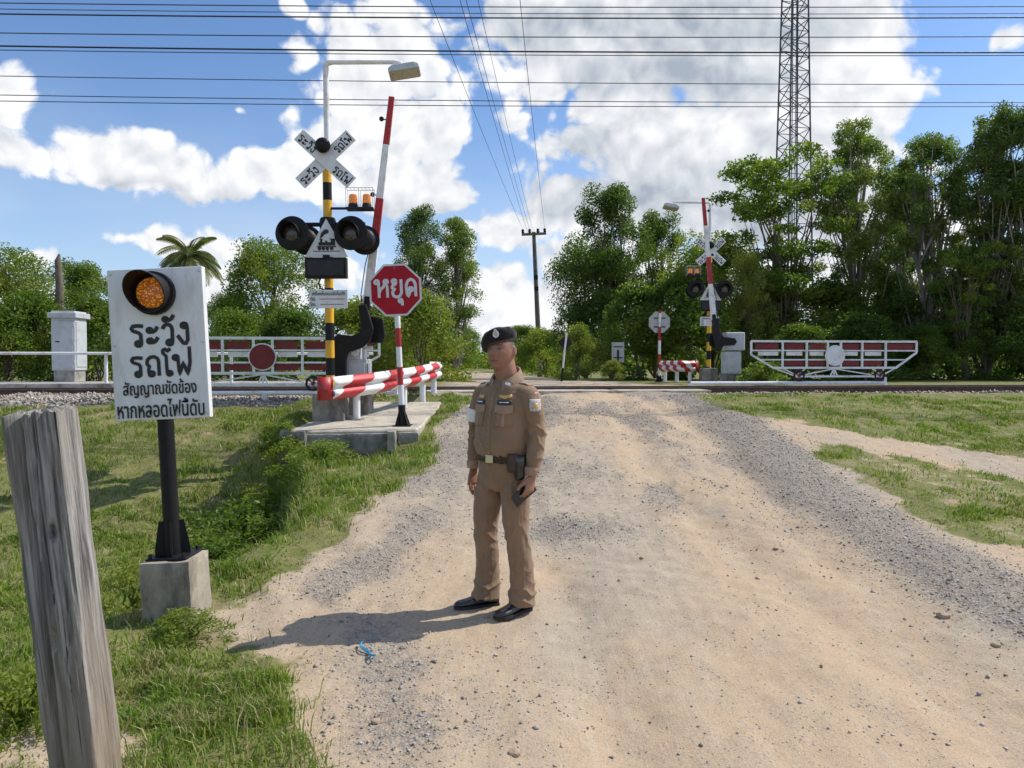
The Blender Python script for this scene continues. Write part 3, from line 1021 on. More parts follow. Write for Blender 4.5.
# ---------------------------------------------------------------- platform of the near crossing signal
ZS = .67
slab = thing('concrete_platform', (-2.05, 9.3, ZS), 'low sandy concrete platform carrying the near crossing signal', 'platform', tilt=(math.atan(.0625), 0))
sl = MB()
poly = [(-.80, -.03), (-.5, -.06), (-.1, .0), (.3, .02), (.82, .10), (.86, .5), (.84, 1.2), (.88, 2.0), (.84, 3.2), (-.55, 3.2), (-.66, 2.2), (-.72, 1.4), (-.74, .8)]
n = len(poly)
sl.add([(x, y, 0) for x, y in poly] + [(x, y, -.12) for x, y in poly],
       [tuple(range(n)), tuple(reversed(range(n, 2 * n)))] + [(i, n + i, n + (i + 1) % n, (i + 1) % n) for i in range(n)])
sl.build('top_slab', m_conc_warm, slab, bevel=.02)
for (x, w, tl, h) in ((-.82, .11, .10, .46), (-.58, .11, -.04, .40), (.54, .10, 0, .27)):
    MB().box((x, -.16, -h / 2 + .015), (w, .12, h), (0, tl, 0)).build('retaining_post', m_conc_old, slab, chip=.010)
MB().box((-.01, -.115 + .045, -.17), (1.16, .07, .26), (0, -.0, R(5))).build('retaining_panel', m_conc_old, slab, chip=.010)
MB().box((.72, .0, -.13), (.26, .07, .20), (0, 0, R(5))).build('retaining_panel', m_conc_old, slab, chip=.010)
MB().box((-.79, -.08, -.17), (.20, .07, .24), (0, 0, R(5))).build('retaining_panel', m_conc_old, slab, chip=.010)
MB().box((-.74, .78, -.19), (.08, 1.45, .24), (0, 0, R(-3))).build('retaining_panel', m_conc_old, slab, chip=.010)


def loco(parent, c, s, y):
    """little steam engine printed on the triangular plate"""
    def pr(poly, nm): MB().prism([(c[0] + p[0] * s, c[1] + p[1] * s) for p in poly], y, y - .003).build(nm, m_letter, parent)
    circ = lambda cx, cz, r, n=12, sx=1: [(cx + math.cos(2 * math.pi * i / n) * r * sx, cz + math.sin(2 * math.pi * i / n) * r) for i in range(n)]
    b = MB()
    P = lambda poly: b.prism([(c[0] + p[0] * s, c[1] + p[1] * s) for p in poly], y, y - .003)
    P([(-.36, -.02), (.20, -.02), (.20, .13), (-.36, .13)])            # boiler
    P([(.20, -.02), (.40, -.02), (.40, .25), (.20, .25)])              # cab
    P([(.16, .25), (.44, .25), (.44, .30), (.16, .30)])                # roof
    P([(-.28, .13), (-.19, .13), (-.17, .30), (-.30, .30)])            # chimney
    P([(-.30, .32), (-.20, .34), (-.08, .48), (.10, .56), (.12, .68), (-.02, .74), (-.14, .66), (-.24, .54)])   # smoke
    P([(-.06, .13), (.04, .13), (.04, .20), (-.06, .20)])
    P([(-.46, -.10), (.44, -.10), (.44, -.04), (-.40, -.04)])          # frame
    for cx in (-.32, -.14, .04, .24): P(circ(cx, -.16, .085))
    P([(-.62, -.30), (.62, -.30), (.62, -.265), (-.62, -.265)])        # ground line
    b.build('locomotive_print', m_letter, parent)


def lamp_head(parent, c, face, r=.235, tilt=0.0):
    """flashing light: round black backboard, hood and dark lens; face=-1 looks to the camera side"""
    h = bpy.data.objects.new('flashing_lamp', None); link(h, parent); h.location = c; h.rotation_euler = (0, 0, tilt)
    k = face
    MB().lathe([(r, 0), (r, .012 * k), (r - .02, .02 * k)], (0, 0, 0), 'y', 36).build('backboard', m_black, h, smooth=40)
    MB().lathe([(.11, -.14 * k), (.15, -.10 * k), (.155, 0)], (0, 0, 0), 'y', 24).build('housing', m_dark, h, smooth=50)
    lens = MB().lathe([(.105, .03 * k), (.09, .045 * k), (.05, .055 * k), (.001, .058 * k)], (0, 0, 0), 'y', 24)
    lens.build('lens', m_lens_dark, h, smooth=50)
    v, f = [], []
    nn = 28
    for i in range(nn + 1):
        a = math.pi * (-.18 + 1.36 * i / nn)
        L = (.06 + .20 * max(0, math.sin(a) * .6 + .4)) * k
        for rr, yy in ((.13, .015 * k), (.137, L), (.131, L), (.124, .015 * k)):
            v.append((math.cos(a) * rr, yy, math.sin(a) * rr))
    for i in range(nn):
        for j in range(4):
            f.append((i * 4 + j, i * 4 + (j + 1) % 4, i * 4 + 4 + (j + 1) % 4, i * 4 + 4 + j))
    MB().add(v, f).build('hood', m_black, h, smooth=50)
    return h


def glass_material(name, col, rough=.15, emit=0.0):
    m, b, p = principled(name)
    tc = b.n('ShaderNodeTexCoord').outputs['Object']
    v = b.voro(tc, 60)
    b.put(p.inputs['Base Color'], b.mix(b.ramp(v, .1, .7), col, tuple(c * .55 for c in col)))
    p.inputs['Roughness'].default_value = rough
    p.inputs['Coat Weight'].default_value = .4
    if emit:
        b.put(p.inputs['Emission Color'], (*col, 1)); p.inputs['Emission Strength'].default_value = emit
    return m


m_lens_dark = glass_material('unlit_signal_lens', (.10, .085, .085), .25)
m_amber = glass_material('amber_beacon_lens', (.85, .25, .015), .2, .25)
m_lamp_glass = glass_material('street_lamp_diffuser', (.55, .50, .36), .3)


def crossing_signal(loc, label, side, rz=0.0, tilt=0.0, lit_text=True, k=1.0):
    """side=+1: street-lamp arm and beacons reach to the right; seen from the side that faces -y"""
    s = thing('crossing_signal', loc, label, 'crossing signal', rz, 'level crossing signals', (0, tilt))
    # banded lower mast
    mast = MB()
    z, i = .0, 0
    while z < 3.54:
        z1 = min(z + (.165 if i == 0 else .245), 3.54)
        mast.slot((i + 1) % 2).cyl((0, 0, z), (0, 0, z1), .062, n=20, caps=(i == 0 or z1 >= 3.54))
        z = z1; i += 1
    mast.build('mast', [m_black, m_yellow], s, smooth=40)
    MB().lathe([(.09, 0), (.09, .03), (.07, .05)], (0, 0, .40)).build('mast_foot', m_dark, s, smooth=40)
    MB().box((0, 0, .19), (.44, .40, .44)).build('concrete_base', m_conc_old, s, chip=.010)
    # white upper pole and lamp arm
    top = 5.03
    MB().tube([(0, .04, 3.0), (0, .04, top - .10), (.0, .04, top - .03), (side * .03, .04, top), (side * .10, .04, top + .01), (side * .95, .04, top + .015), (side * 1.04, .04, top), (side * 1.06, .04, top - .06)],
              [.04, .04, .04, .04, .033, .03, .028, .025], 12).build('lamp_arm', m_white, s, smooth=50)
    lamp = bpy.data.objects.new('street_lamp', None); link(lamp, s)
    lamp.location = (side * 1.10, .02, top - .13); lamp.rotation_euler = (R(-16), R(-9) * side, R(0))
    prf = [(-.22, -.035), (.22, -.035), (.215, .03), (.15, .07), (-.15, .07), (-.215, .03)]
    MB().prism(prf, -.11, .11).build('lamp_housing', m_grey, lamp, bevel=.015, seg=2)
    MB().box((0, 0, -.042), (.40, .19, .02)).build('diffuser', m_lamp_glass, lamp, bevel=.008)
    # crossbuck
    cz = 3.66
    for sg, yo in ((1, -.075), (-1, -.10)):
        e = bpy.data.objects.new('crossbuck_board', None)
        bd = MB().box((0, 0, 0), (.98, .012, .195)).build('crossbuck_board', m_board, s, bevel=.004)
        bd.location = (0, yo, cz); bd.rotation_euler = (0, -sg * R(43), 0)
        for tx, word in ((-.32, 'ระวัง'), (.32, 'รถไฟ')):
            brush(word, (tx, -.008, .0), .27, .135, m_letter, bd, .085)
    # gong bell
    bell = MB().lathe([(.03, 0), (.105, -.01), (.10, -.05), (.07, -.075), (.001, -.08)], (-.02, -.13, cz + .17), 'y', 26).build('bell', m_black, s, smooth=50)
    MB().cyl((-.02, -.19, cz + .17), (-.02, -.235, cz + .17), .022, n=12).build('bell_boss', m_dark, bell)
    MB().bar((0, -.02, cz + .17), (-.02, -.13, cz + .17), .03).build('bell_bracket', m_dark, bell)
    # beacon tray
    tz = 2.98
    tray = MB().box((side * .46, -.02, tz), (.38, .16, .035)).build('beacon_tray', m_dark, s, bevel=.004)
    MB().bar((0, -.02, tz + .01), (side * .30, -.02, tz + .01), .03).build('beacon_arm', m_dark, tray)
    for dx in (.36, .55):
        bc = MB().lathe([(.058, .075), (.06, .09), (.055, .19), (.04, .205), (.001, .21)], (side * dx, -.02, tz), 'z', 20).build('beacon', m_amber, s, smooth=40)
        MB().lathe([(.066, .0175), (.066, .055), (.058, .078)], (side * dx, -.02, tz), 'z', 20).build('beacon_foot', m_dark, bc, smooth=40)
    cage = MB()
    for dx in (.275, .455, .645):
        for yo in (-.10, .06): cage.cyl((side * dx, yo, tz + .0175), (side * dx, yo, tz + .28), .004, n=5)
    for yo in (-.10, .06): cage.cyl((side * .27, yo, tz + .28), (side * .65, yo, tz + .28), .004, n=5)
    for dx in np.linspace(.275, .645, 8): cage.cyl((side * dx, -.10, tz + .28), (side * dx, .06, tz + .28), .003, n=5)
    tag(cage.build('beacon_cage', m_galv, s), kind='stuff')
    # crossarm and lamps
    az = 2.77
    MB().cyl((-.46, -.0, az), (.52, -.0, az), .03, n=12).lathe([(.10, -.09), (.115, -.05), (.115, .05), (.10, .09)], (0, 0, az), 'z', 20).build('crossarm', m_black, s, smooth=40)
    for x in (-.44, .36):
        lamp_head(s, (x, -.22, az - .16), -1, .235, R(-6))
        lamp_head(s, (x + .06 * (1 if x < 0 else 1.6), .34, az - .16), 1, .215, R(8))
        MB().bar((x, -.15, az - .06), (x, -.0, az - .0), .035).bar((x + .06, 0, az), (x + .06, .26, az - .08), .035).build('lamp_bracket', m_dark, s)
    # triangular plate with engine
    tr = MB().prism([(-.30, 2.30), (.30, 2.30), (.0, 2.83)], -.115, -.105).build('triangle_plate', m_board, s, bevel=.002)
    loco(tr, (0, 2.465), .30, -.1165)
    # dark display box
    dsp = MB().prism([(-.285, 2.0), (.285, 2.0), (.285, 2.285), (-.285, 2.285)], -.20, -.075).build('display_box', m_black, s, bevel=.008)
    MB().box((0, -.204, 2.142), (.50, .008, .21)).build('screen', m_screen, dsp)
    MB().box((0, -.13, 2.30), (.09, .06, .05)).build('display_mount', m_dark, dsp)
    if lit_text:
        MB().tube([(-.09, -.10, 2.01), (-.12, -.10, 1.95), (-.10, -.09, 1.87), (-.03, -.07, 1.84), (0, -.05, 1.83)], .012, 8).build('cable', m_rubber, s, smooth=50)
    # notice board
    nb = MB().box((.01 * side, -.085, 1.72), (.53, .008, .255)).build('notice_board', m_board, s, bevel=.002)
    if lit_text:
        lettering('เครื่องกั้นถนนอัตโนมัติ', (.01, -.091, 1.80), .45, .058, m_letter, nb, 0, .01)
        lettering('กม.', (-.20, -.091, 1.72), .07, .045, m_letter, nb, 0, .01)
        lettering('โทร.', (-.20, -.091, 1.65), .08, .055, m_letter, nb, 0, .01)
        MB().box((.06, -.0905, 1.72), (.36, .003, .014)).build('red_print', m_faded_red, nb)
        MB().box((.06, -.0905, 1.645), (.33, .003, .014)).build('red_print', m_faded_red, nb)
    return s


m_screen = mat('dark_display_screen', (.010, .010, .011), .5, var=.3, scale=9)
m_faded_red = mat('faded_red_print', (.55, .26, .26), .6)

SY = 10.3
s_near = crossing_signal((W(328.5, 0, SY).x, SY, ZS + .03), 'near yellow and black banded crossing signal with crossbuck beside the red stop sign', 1, R(2), R(-.6))


# ---------------------------------------------------------------- boom barriers
def boom_barrier(loc, label, lean, rz=0.0, back=False):
    g = thing('boom_barrier', loc, label, 'boom barrier', rz, 'raised boom barriers')
    sx = math.copysign(1, lean)
    if not back:
        MB().box((0, .10, .16), (.36, .42, .42)).build('concrete_base', m_conc_old, g, chip=.010)
        body = MB().box((0, .10, .61), (.30, .36, .50)).build('drive_cabinet', m_grey, g, bevel=.01)
        MB().box((0, -.09, .60), (.24, .016, .40)).build('cabinet_door', m_grey, body, bevel=.004)
        MB().box((.165, .05, .62), (.02, .24, .36)).build('side_door', m_grey, body, bevel=.004)
        gear = MB().box((-.16 * sx, .08, 1.03), (.38, .36, .38)).build('gear_housing', m_grey, g, bevel=.02)
        MB().lathe([(.055, -.03), (.06, .10), (.04, .16)], (-.02 * sx, -.10, .95), 'y', 16).build('shaft', m_galv, gear, smooth=50)
        MB().cyl((.10 * sx, -.0, .85), (.10 * sx, 0, 1.16), .035, n=12).cyl((.10 * sx, 0, 1.02), (.22 * sx, 0, 1.02), .035, n=12).build('switch_tube', m_white, gear, smooth=40)
        # black counterweight arms, stepped like a crank
        P0 = Vector((-.06 * sx, -.16, 1.08))
        arm = [(-.34, .42), (-.13, .42), (-.13, .86), (-.10, .96), (.10, 1.02), (.22, 1.12), (.27, 1.30), (.17, 1.66), (.05, 1.64), (.09, 1.36), (.06, 1.24), (-.04, 1.20), (-.26, 1.22), (-.34, 1.12)]
        MB().prism([(x * sx, z) for x, z in arm], -.22, -.15).build('counterweight_arm', m_black, g, bevel=.01)
        MB().prism([(x * sx, z) for x, z in [(.10, 1.10), (.36, 1.10), (.40, 1.20), (.37, 1.46), (.20, 1.50), (.10, 1.40)]], .02, .09).build('counterweight_plate', m_black, g, bevel=.01)
    else:
        MB().box((.20, .10, .12), (.46, .46, .34)).build('concrete_base', m_conc_old, g, chip=.010)
        body = MB().box((.20, .10, .56), (.40, .40, .56)).build('drive_cabinet', m_grey, g, bevel=.01)
        MB().box((.20, -.11, .56), (.32, .016, .46)).build('cabinet_door', m_grey, body, bevel=.004)
        gear = MB().box((.26, .10, 1.10), (.48, .36, .46)).build('gear_housing', m_grey, g, bevel=.02)
        MB().lathe([(.055, -.03), (.06, .10), (.04, .16)], (.10, -.14, 1.08), 'y', 16).build('shaft', m_dark, gear, smooth=50)
        arm = [(-.34, 1.66), (-.20, 1.68), (-.17, 1.34), (-.08, 1.22), (.20, 1.18), (.26, 1.09), (.20, 1.0), (-.08, .98), (-.16, .86), (-.26, .86), (-.30, 1.05), (-.36, 1.3)]
        MB().prism(arm, -.22, -.15).build('counterweight_arm', m_black, g, bevel=.01)
        MB().prism([(-.36, 1.0), (-.20, .92), (-.10, 1.0), (-.12, 1.3), (-.30, 1.36), (-.38, 1.2)], .02, .09).build('counterweight_plate', m_black, g, bevel=.01)
    # boom
    d = Vector((math.sin(lean), 0, math.cos(lean)))
    b0 = Vector((.12 * sx, -.10, 1.30)) if not back else Vector((-.27, -.10, 1.30))
    L0 = .35
    segs = [(L0, .73, 0), (.73, 1.25, 0), (1.25, 1.93, 1), (1.93, 2.72, 0), (2.72, 3.42, 1)]
    bm_ = MB()
    for a, b, mi in segs:
        w0, w1 = .140 - .018 * a, .140 - .018 * b
        q = d.to_track_quat('Y', 'Z').to_matrix()
        p0, p1 = b0 + d * a, b0 + d * b
        vs = []
        for p, w in ((p0, w0), (p1, w1)):
            for sx_, sy_ in ((-1, -1), (1, -1), (1, 1), (-1, 1)):
                side_ = Vector((d.z, 0, -d.x))
                vs.append(p + side_ * (sx_ * w / 2) + Vector((0, sy_ * w * .3, 0)))
        bm_.slot(mi).add(vs, [(0, 1, 5, 4), (1, 2, 6, 5), (2, 3, 7, 6), (3, 0, 4, 7)] + ([(4, 5, 6, 7)] if b == segs[-1][1] else []) + ([(3, 2, 1, 0)] if a == L0 else []))
    boom = bm_.build('boom', [m_white, m_red], g)
    MB().bar(b0 + d * -.1, b0 + d * .48, .13, .09).build('boom_socket', m_black, g, bevel=.01)
    for a in (1.22, 1.97, 3.08):
        p = b0 + d * a + Vector((-.11 * sx, -.0, .02))
        l_ = MB().sphere(p, .036, 12, 8, (1, 1.1, 1)).build('boom_lamp', m_dark, boom, smooth=60)
        MB().bar(p, b0 + d * a, .014).build('lamp_stalk', m_dark, l_)
    MB().tube([b0 + d * .1 + Vector((-.02 * sx, -.06, 0)), b0 + d * .5 + Vector((-.10 * sx, -.05, 0)), b0 + d * .95 + Vector((-.09 * sx, -.05, 0)), b0 + d * 1.3 + Vector((-.04 * sx, -.05, 0))], .008, 6).build('cable', m_rubber, g)
    return g


BY = 10.9
boom_barrier((W(356, 0, BY).x, BY, ZS + .06), 'raised red and white boom barrier on the near platform', R(7.0), R(0))

# ---------------------------------------------------------------- crash barriers
def stripe_material(name, period, slant, phase=0.0):
    m, b, p = principled(name)
    uv = b.n('ShaderNodeUVMap').outputs[0]
    x, y, z = b.xyz(uv)
    u = b.m('ADD', x, b.m('MULTIPLY', y, slant))
    fr = b.m('FRACT', b.m('DIVIDE', b.m('ADD', u, 10 * period + phase), period))
    f = b.ramp(fr, .498, .502)
    pos = b.n('ShaderNodeTexCoord').outputs['Object']
    w = b.mix(b.m('MULTIPLY', b.ramp(b.noise(pos, 6, 6, .65), .5, .72), .4), (.78, .78, .77), (.45, .40, .34))
    r = b.mix(b.m('MULTIPLY', b.ramp(b.noise(pos, 7, 6, .65), .5, .72), .4), (.50, .025, .03), (.28, .06, .05))
    b.put(p.inputs['Base Color'], b.mix(f, w, r))
    p.inputs['Roughness'].default_value = .45
    return m


def guardrail(loc_pts, label, z_top, posts, end_first=True, period=.92, slant=-1.0, group='striped crash barriers', rowh=.31, phase=0.0, flare=True, red_end=True):
    """w-beam along a path of (x, y) points, posts given as fractions of its length"""
    g = thing('guardrail', (loc_pts[0][0], loc_pts[0][1], 0), label, 'guardrail', 0, group)
    o = Vector((loc_pts[0][0], loc_pts[0][1], 0))
    # resample the path
    P = [Vector((*q, 0)) for q in loc_pts]
    cum = [0]
    for a, b in zip(P[:-1], P[1:]): cum.append(cum[-1] + (b - a).length)
    L = cum[-1]
    def at(s):
        for i in range(len(P) - 1):
            if s <= cum[i + 1] or i == len(P) - 2:
                k = (s - cum[i]) / (cum[i + 1] - cum[i]); return P[i].lerp(P[i + 1], k), (P[i + 1] - P[i]).normalized()
    prof_ = [(0.0, 0), (.02, .03), (.075, .075), (.10, .105), (.075, .135), (.02, .165), (.0, .19)]
    prof_ = [(.0, 0), (.012, .02), (.062, .055), (.075, .085), (.062, .115), (.005, .145), (.005, .165), (.062, .195), (.075, .225), (.062, .255), (.012, .29), (0, .31)]
    ns = 40
    vs, fs, uvs = [], [], []
    for i in range(ns + 1):
        s = L * i / ns
        p, d = at(s)
        nrm = Vector((d.y, -d.x, 0))              # road side
        for (o_, z_) in prof_:
            zt = z_top(s / L)
            vs.append(p - o + nrm * o_ + Vector((0, 0, zt - .31 + z_)))
            uvs.append((s, z_))
    n = len(prof_)
    for i in range(ns):
        for k in range(n - 1):
            fs.append((i * n + k, (i + 1) * n + k, (i + 1) * n + k + 1, i * n + k + 1))
    me = bpy.data.meshes.new('beam'); me.from_pydata([tuple(v) for v in vs], [], fs)
    uvl = me.uv_layers.new(name='UVMap')
    for lp in me.loops: uvl.data[lp.index].uv = uvs[lp.vertex_index]
    me.materials.append(stripe_material('red_white_stripes', period, slant, phase))
    me.polygons.foreach_set('use_smooth', [True] * len(me.polygons))
    bo = link(bpy.data.objects.new('beam', me), g)
    sol = bo.modifiers.new('thick', 'SOLIDIFY'); sol.thickness = .004
    # bull-nose end
    for s, m_, sg in ((((0, m_red, -1),) if red_end else ((L, m_red, 1),)) + (((L, m_white, 1),) if flare else ())):
        p, d = at(s)
        nrm = Vector((d.y, -d.x, 0))
        b = MB()
        v2, f2 = [], []
        nn = 8
        zt = z_top(s / L)
        for i in range(nn + 1):
            a = math.pi * i / nn
            off = d * (sg * math.sin(a) * .16) + nrm * (.035 - math.cos(a) * -.0 - (1 - math.cos(a)) * .10)
            for z_ in (0, .31): v2.append(p - o + off + Vector((0, 0, zt - .31 + z_ * (1 - .0) - (.0 if z_ else -.0))))
        for i in range(nn): f2.append((i * 2, i * 2 + 2, i * 2 + 3, i * 2 + 1))
        eo = b.add(v2, f2).build('end_piece', m_, g, smooth=60)
        so = eo.modifiers.new('thick', 'SOLIDIFY'); so.thickness = .005
    for f_, zb in posts:
        p, d = at(L * f_)
        nrm = Vector((d.y, -d.x, 0))
        q = p - o - nrm * .055
        zt = z_top(f_) - .05
        MB().cyl(q + Vector((0, 0, zb)), q + Vector((0, 0, zt)), .052, n=16).build('post', m_white, g, smooth=40)
        MB().cyl(q + Vector((0, 0, zb - .01)), q + Vector((0, 0, zb + .025)), .12, n=14).build('post_footing', m_conc_old, g, bevel=.01)
    return g


guardrail([(-2.42, 9.75), (-2.0, 10.55), (-1.6, 11.9), (-1.38, 13.2), (-1.36, 13.5)], 'near red and white striped crash barrier on the concrete platform', lambda f: 1.34 + .22 * f,
          [(.15, ZS + .05), (.52, ZS + .12), (.76, ZS + .17), (.95, ZS + .22)], period=.95, slant=-1.4, phase=.45)


# ---------------------------------------------------------------- stop signs
def stop_sign(loc, label, w, h, tilt, back, bands, group='stop signs'):
    s = thing('stop_sign', loc, label, 'stop sign', 0, group, (0, tilt))
    pole = MB()
    z, i = bands[0], 0
    zs = bands
    for a, b, mi in zip(zs[:-1], zs[1:], [1, 0] * 20):
        pole.slot(mi).cyl((0, 0, a), (0, 0, b), .038, n=18, caps=(b == zs[-1]))
    pole.build('post', [m_red, m_white], s, smooth=40)
    MB().lathe([(.05, 0), (.047, bands[0] + .01)], (0, 0, 0)).build('post_foot', m_black, s, smooth=40)
    for k in range(4):
        a = R(45 + 90 * k)
        MB().prism([(.03, 0), (.12, 0), (.12, .02), (.05, .20), (.03, .20)], -.006, .006).build('gusset', m_black, s).rotation_euler = (0, 0, a)
    MB().box((0, 0, .006), (.24, .24, .012)).build('base_plate', m_black, s, bevel=.003)
    oc = lambda r: [(math.cos(R(22.5 + 45 * k)) * r, h + math.sin(R(22.5 + 45 * k)) * r) for k in range(8)]
    ro = w / 2 / math.cos(R(22.5))
    sg = -1 if not back else 1
    y0 = sg * .045
    pl = MB().prism(oc(ro), y0, y0 + sg * .006).build('plate', m_silver if not back else m_alu, s)
    if not back:
        MB().prism(oc(ro * .925), y0 + sg * .006, y0 + sg * .0085).build('red_face', m_signred, s)
        brush('หยุด', (0, y0 + sg * .010, h - .035), w * .78, w * .50, m_silver, s, .078)
        MB().sphere((0, y0 + sg * .009, h + w * .42), .008, 8, 6).build('bolt', m_galv, s)
    else:
        MB().prism(oc(ro * .93), y0 + .006, y0 + .0085).build('red_face', m_signred, s)
        brush('หยุด', (0, y0 + .010, h - .035), w * .78, w * .50, m_silver, s, .062, flip=True)
        for dz in (-.14, .12):
            MB().box((0, .03, h + dz), (.34, .02, .03)).build('bracket', m_dark, s)
    return s


TY = 9.7
stop_sign((W(401, 0, TY).x, TY, ZS + .0), 'near red octagonal stop sign on a red and white banded post', .685, 1.80, R(-2.6), False, [.27, .545, .784, 1.05, 1.30, 1.95])
bpy.data.objects['stop_sign'].location.z = ZS + .02

# ---------------------------------------------------------------- far side of the crossing
FY = 20.5
zf = 1.0
s_far = crossing_signal((W(711, 0, FY).x, FY, zf), 'far crossing signal beyond the track on the right with white crossbuck', -1, R(0), R(.3), True)
boom_barrier((W(727, 0, 18.6).x, 18.6, zf), 'far raised red and white boom barrier right of the road', R(-5.4), R(0), True)
# gear box seen to the right
stop_sign((W(661, 0, 21.5).x, 21.5, zf), 'far stop sign beyond the track seen from its plain grey back', .62, 1.76, R(.4), True, [.16, .42, .82, 1.22, 1.62, 2.02, 2.10])
guardrail([(W(664, 0, 21.2).x, 21.4), (W(684, 0, 20.4).x, 20.45), (W(697, 0, 20.6).x, 20.6)], 'far red and white chevron crash barrier beyond the track', lambda f: 1.62,
          [(.10, zf), (.5, zf), (.92, zf)], period=.36, slant=1.0, flare=False, phase=.1, red_end=False)

# ---------------------------------------------------------------- amber warning board beside the track road
WY = 4.4
wp = W(177, 612, WY)
zb = -.06
ws = thing('warning_sign', (wp.x, WY, zb), 'white warning board with an amber lamp and black Thai lettering on a black post', 'warning sign', R(0), None, (0, R(-2.6)))
MB().box((.008, .0, .17), (.30, .29, .46)).build('concrete_block', concrete_material('sandy_grey_block_concrete', (.30, .265, .21), (.46, .41, .32), (.11, .095, .075), .85), ws, chip=.009)
MB().box((.008, 0, .408), (.24, .23, .015)).build('base_plate', m_black, ws, bevel=.003)
pp = MB().cyl((0, 0, .41), (0, 0, 1.42), .046, n=24).build('post', m_black, ws, smooth=40)
for k in range(4):
    o = MB().prism([(.04, .415), (.098, .415), (.098, .45), (.07, .62), (.04, .62)], -.005, .005).build('gusset', m_black, ws)
    o.rotation_euler = (0, 0, R(20 + 90 * k))
for sx in (-1, 1):
    for sy in (-1, 1):
        MB().cyl((sx * .10 + .008, sy * .095, .41), (sx * .10 + .008, sy * .095, .44), .011, n=6).build('anchor_bolt', m_dark, ws)
BC = Vector((.022, -.055, 1.685))
bd = MB().box(BC, (.562, .05, .895)).build('board', m_board, ws, bevel=.005, seg=2)
yb = BC.y - .0275 - .0015
brush('ระวัง', (BC.x + .012, yb, BC.z + .08), .33, .175, m_letter, bd, .088)
brush('รถไฟ', (BC.x + .010, yb, BC.z - .105), .345, .165, m_letter, bd, .088)
lettering('สัญญาณขัดข้อง', (BC.x - .005, yb, BC.z - .262), .435, .105, m_letter, bd, 0, .012, .012)
lettering('หากหลอดไฟนี้ดับ', (BC.x - .005, yb, BC.z - .378), .515, .11, m_letter, bd, 0, .012, .012)
for sx in (-1, 1):
    for zz in (-.42, .42, 0):
        MB().cyl((BC.x + sx * .262, yb + .004, BC.z + zz), (BC.x + sx * .262, yb - .002, BC.z + zz), .007, n=8).build('rivet', m_galv, bd)
LC = Vector((BC.x - .005, yb, BC.z + .298))
lh = bpy.data.objects.new('lamp', None); link(lh, ws); lh.location = LC
MB().lathe([(.128, 0), (.128, -.03), (.10, -.035)], (0, 0, 0), 'y', 40).build('lamp_ring', m_black, lh, smooth=40)
m_led, b, p = principled('lit_amber_lamp_lens')
tc = b.n('ShaderNodeTexCoord').outputs['Object']
dots = b.ramp(b.voro(b.v('MULTIPLY', tc, (1, .0, 1)), 85, rand=.75), .22, .5)
b.put(p.inputs['Base Color'], b.mix(dots, (.95, .36, .05), (.30, .07, .01)))
b.put(p.inputs['Emission Color'], b.mix(dots, (1, .42, .04), (.35, .10, .01)))
p.inputs['Emission Strength'].default_value = .32
p.inputs['Roughness'].default_value = .3
MB().lathe([(.092, -.03), (.085, -.042), (.05, -.05), (.001, -.053)], (0, 0, 0), 'y', 32).build('lens', m_led, lh, smooth=50)
v, f = [], []
nn = 48
for i in range(nn + 1):
    a = 2 * math.pi * i / nn
    L = .05 + .16 * max(0, .60 + .40 * math.sin(a - .0)) ** 1.0 - .02
    for rr, yy_ in ((.112, -.01), (.116, -L), (.110, -L), (.106, -.01)): v.append((math.cos(a) * rr, yy_, math.sin(a) * rr))
for i in range(nn):
    for j in range(3): f.append((i * 4 + j, i * 4 + j + 1, i * 4 + 5 + j, i * 4 + 4 + j))
MB().add(v, f).build('hood', m_black, lh, smooth=50)


# ---------------------------------------------------------------- weathered wooden post
def wood_material():
    m, b, p = principled('grey_weathered_timber')
    tc = b.n('ShaderNodeTexCoord').outputs['Object']
    gr = b.noise(b.v('MULTIPLY', tc, (30, 30, 1.3)), 2.2, 8, .68, .4)
    c = b.mix(b.ramp(gr, .32, .68), (.115, .108, .10), (.42, .405, .38))
    c = b.mix(b.m('MULTIPLY', b.ramp(b.noise(b.v('MULTIPLY', tc, (3, 3, .9)), 2, 5), .45, .7), .55), c, (.33, .28, .22))
    z = b.xyz(tc)[2]
    c = b.mix(b.m('MULTIPLY', b.ramp(z, .9, .1), .6), c, (.33, .25, .165))
    ck = b.noise(b.v('MULTIPLY', tc, (42, 42, .8)), 1.5, 6, .7, .3)
    c = b.mix(b.ramp(ck, .60, .68), c, (.018, .016, .014))
    b.put(p.inputs['Base Color'], c)
    p.inputs['Roughness'].default_value = .9
    p.inputs['Specular IOR Level'].default_value = .2
    bn = b.n('ShaderNodeBump'); bn.inputs['Strength'].default_value = .9; bn.inputs['Distance'].default_value = .012
    b.put(bn.inputs['Height'], b.m('SUBTRACT', gr, b.m('MULTIPLY', b.ramp(ck, .60, .72), .8)))
    b.put(p.inputs['Normal'], bn.outputs[0])
    return m


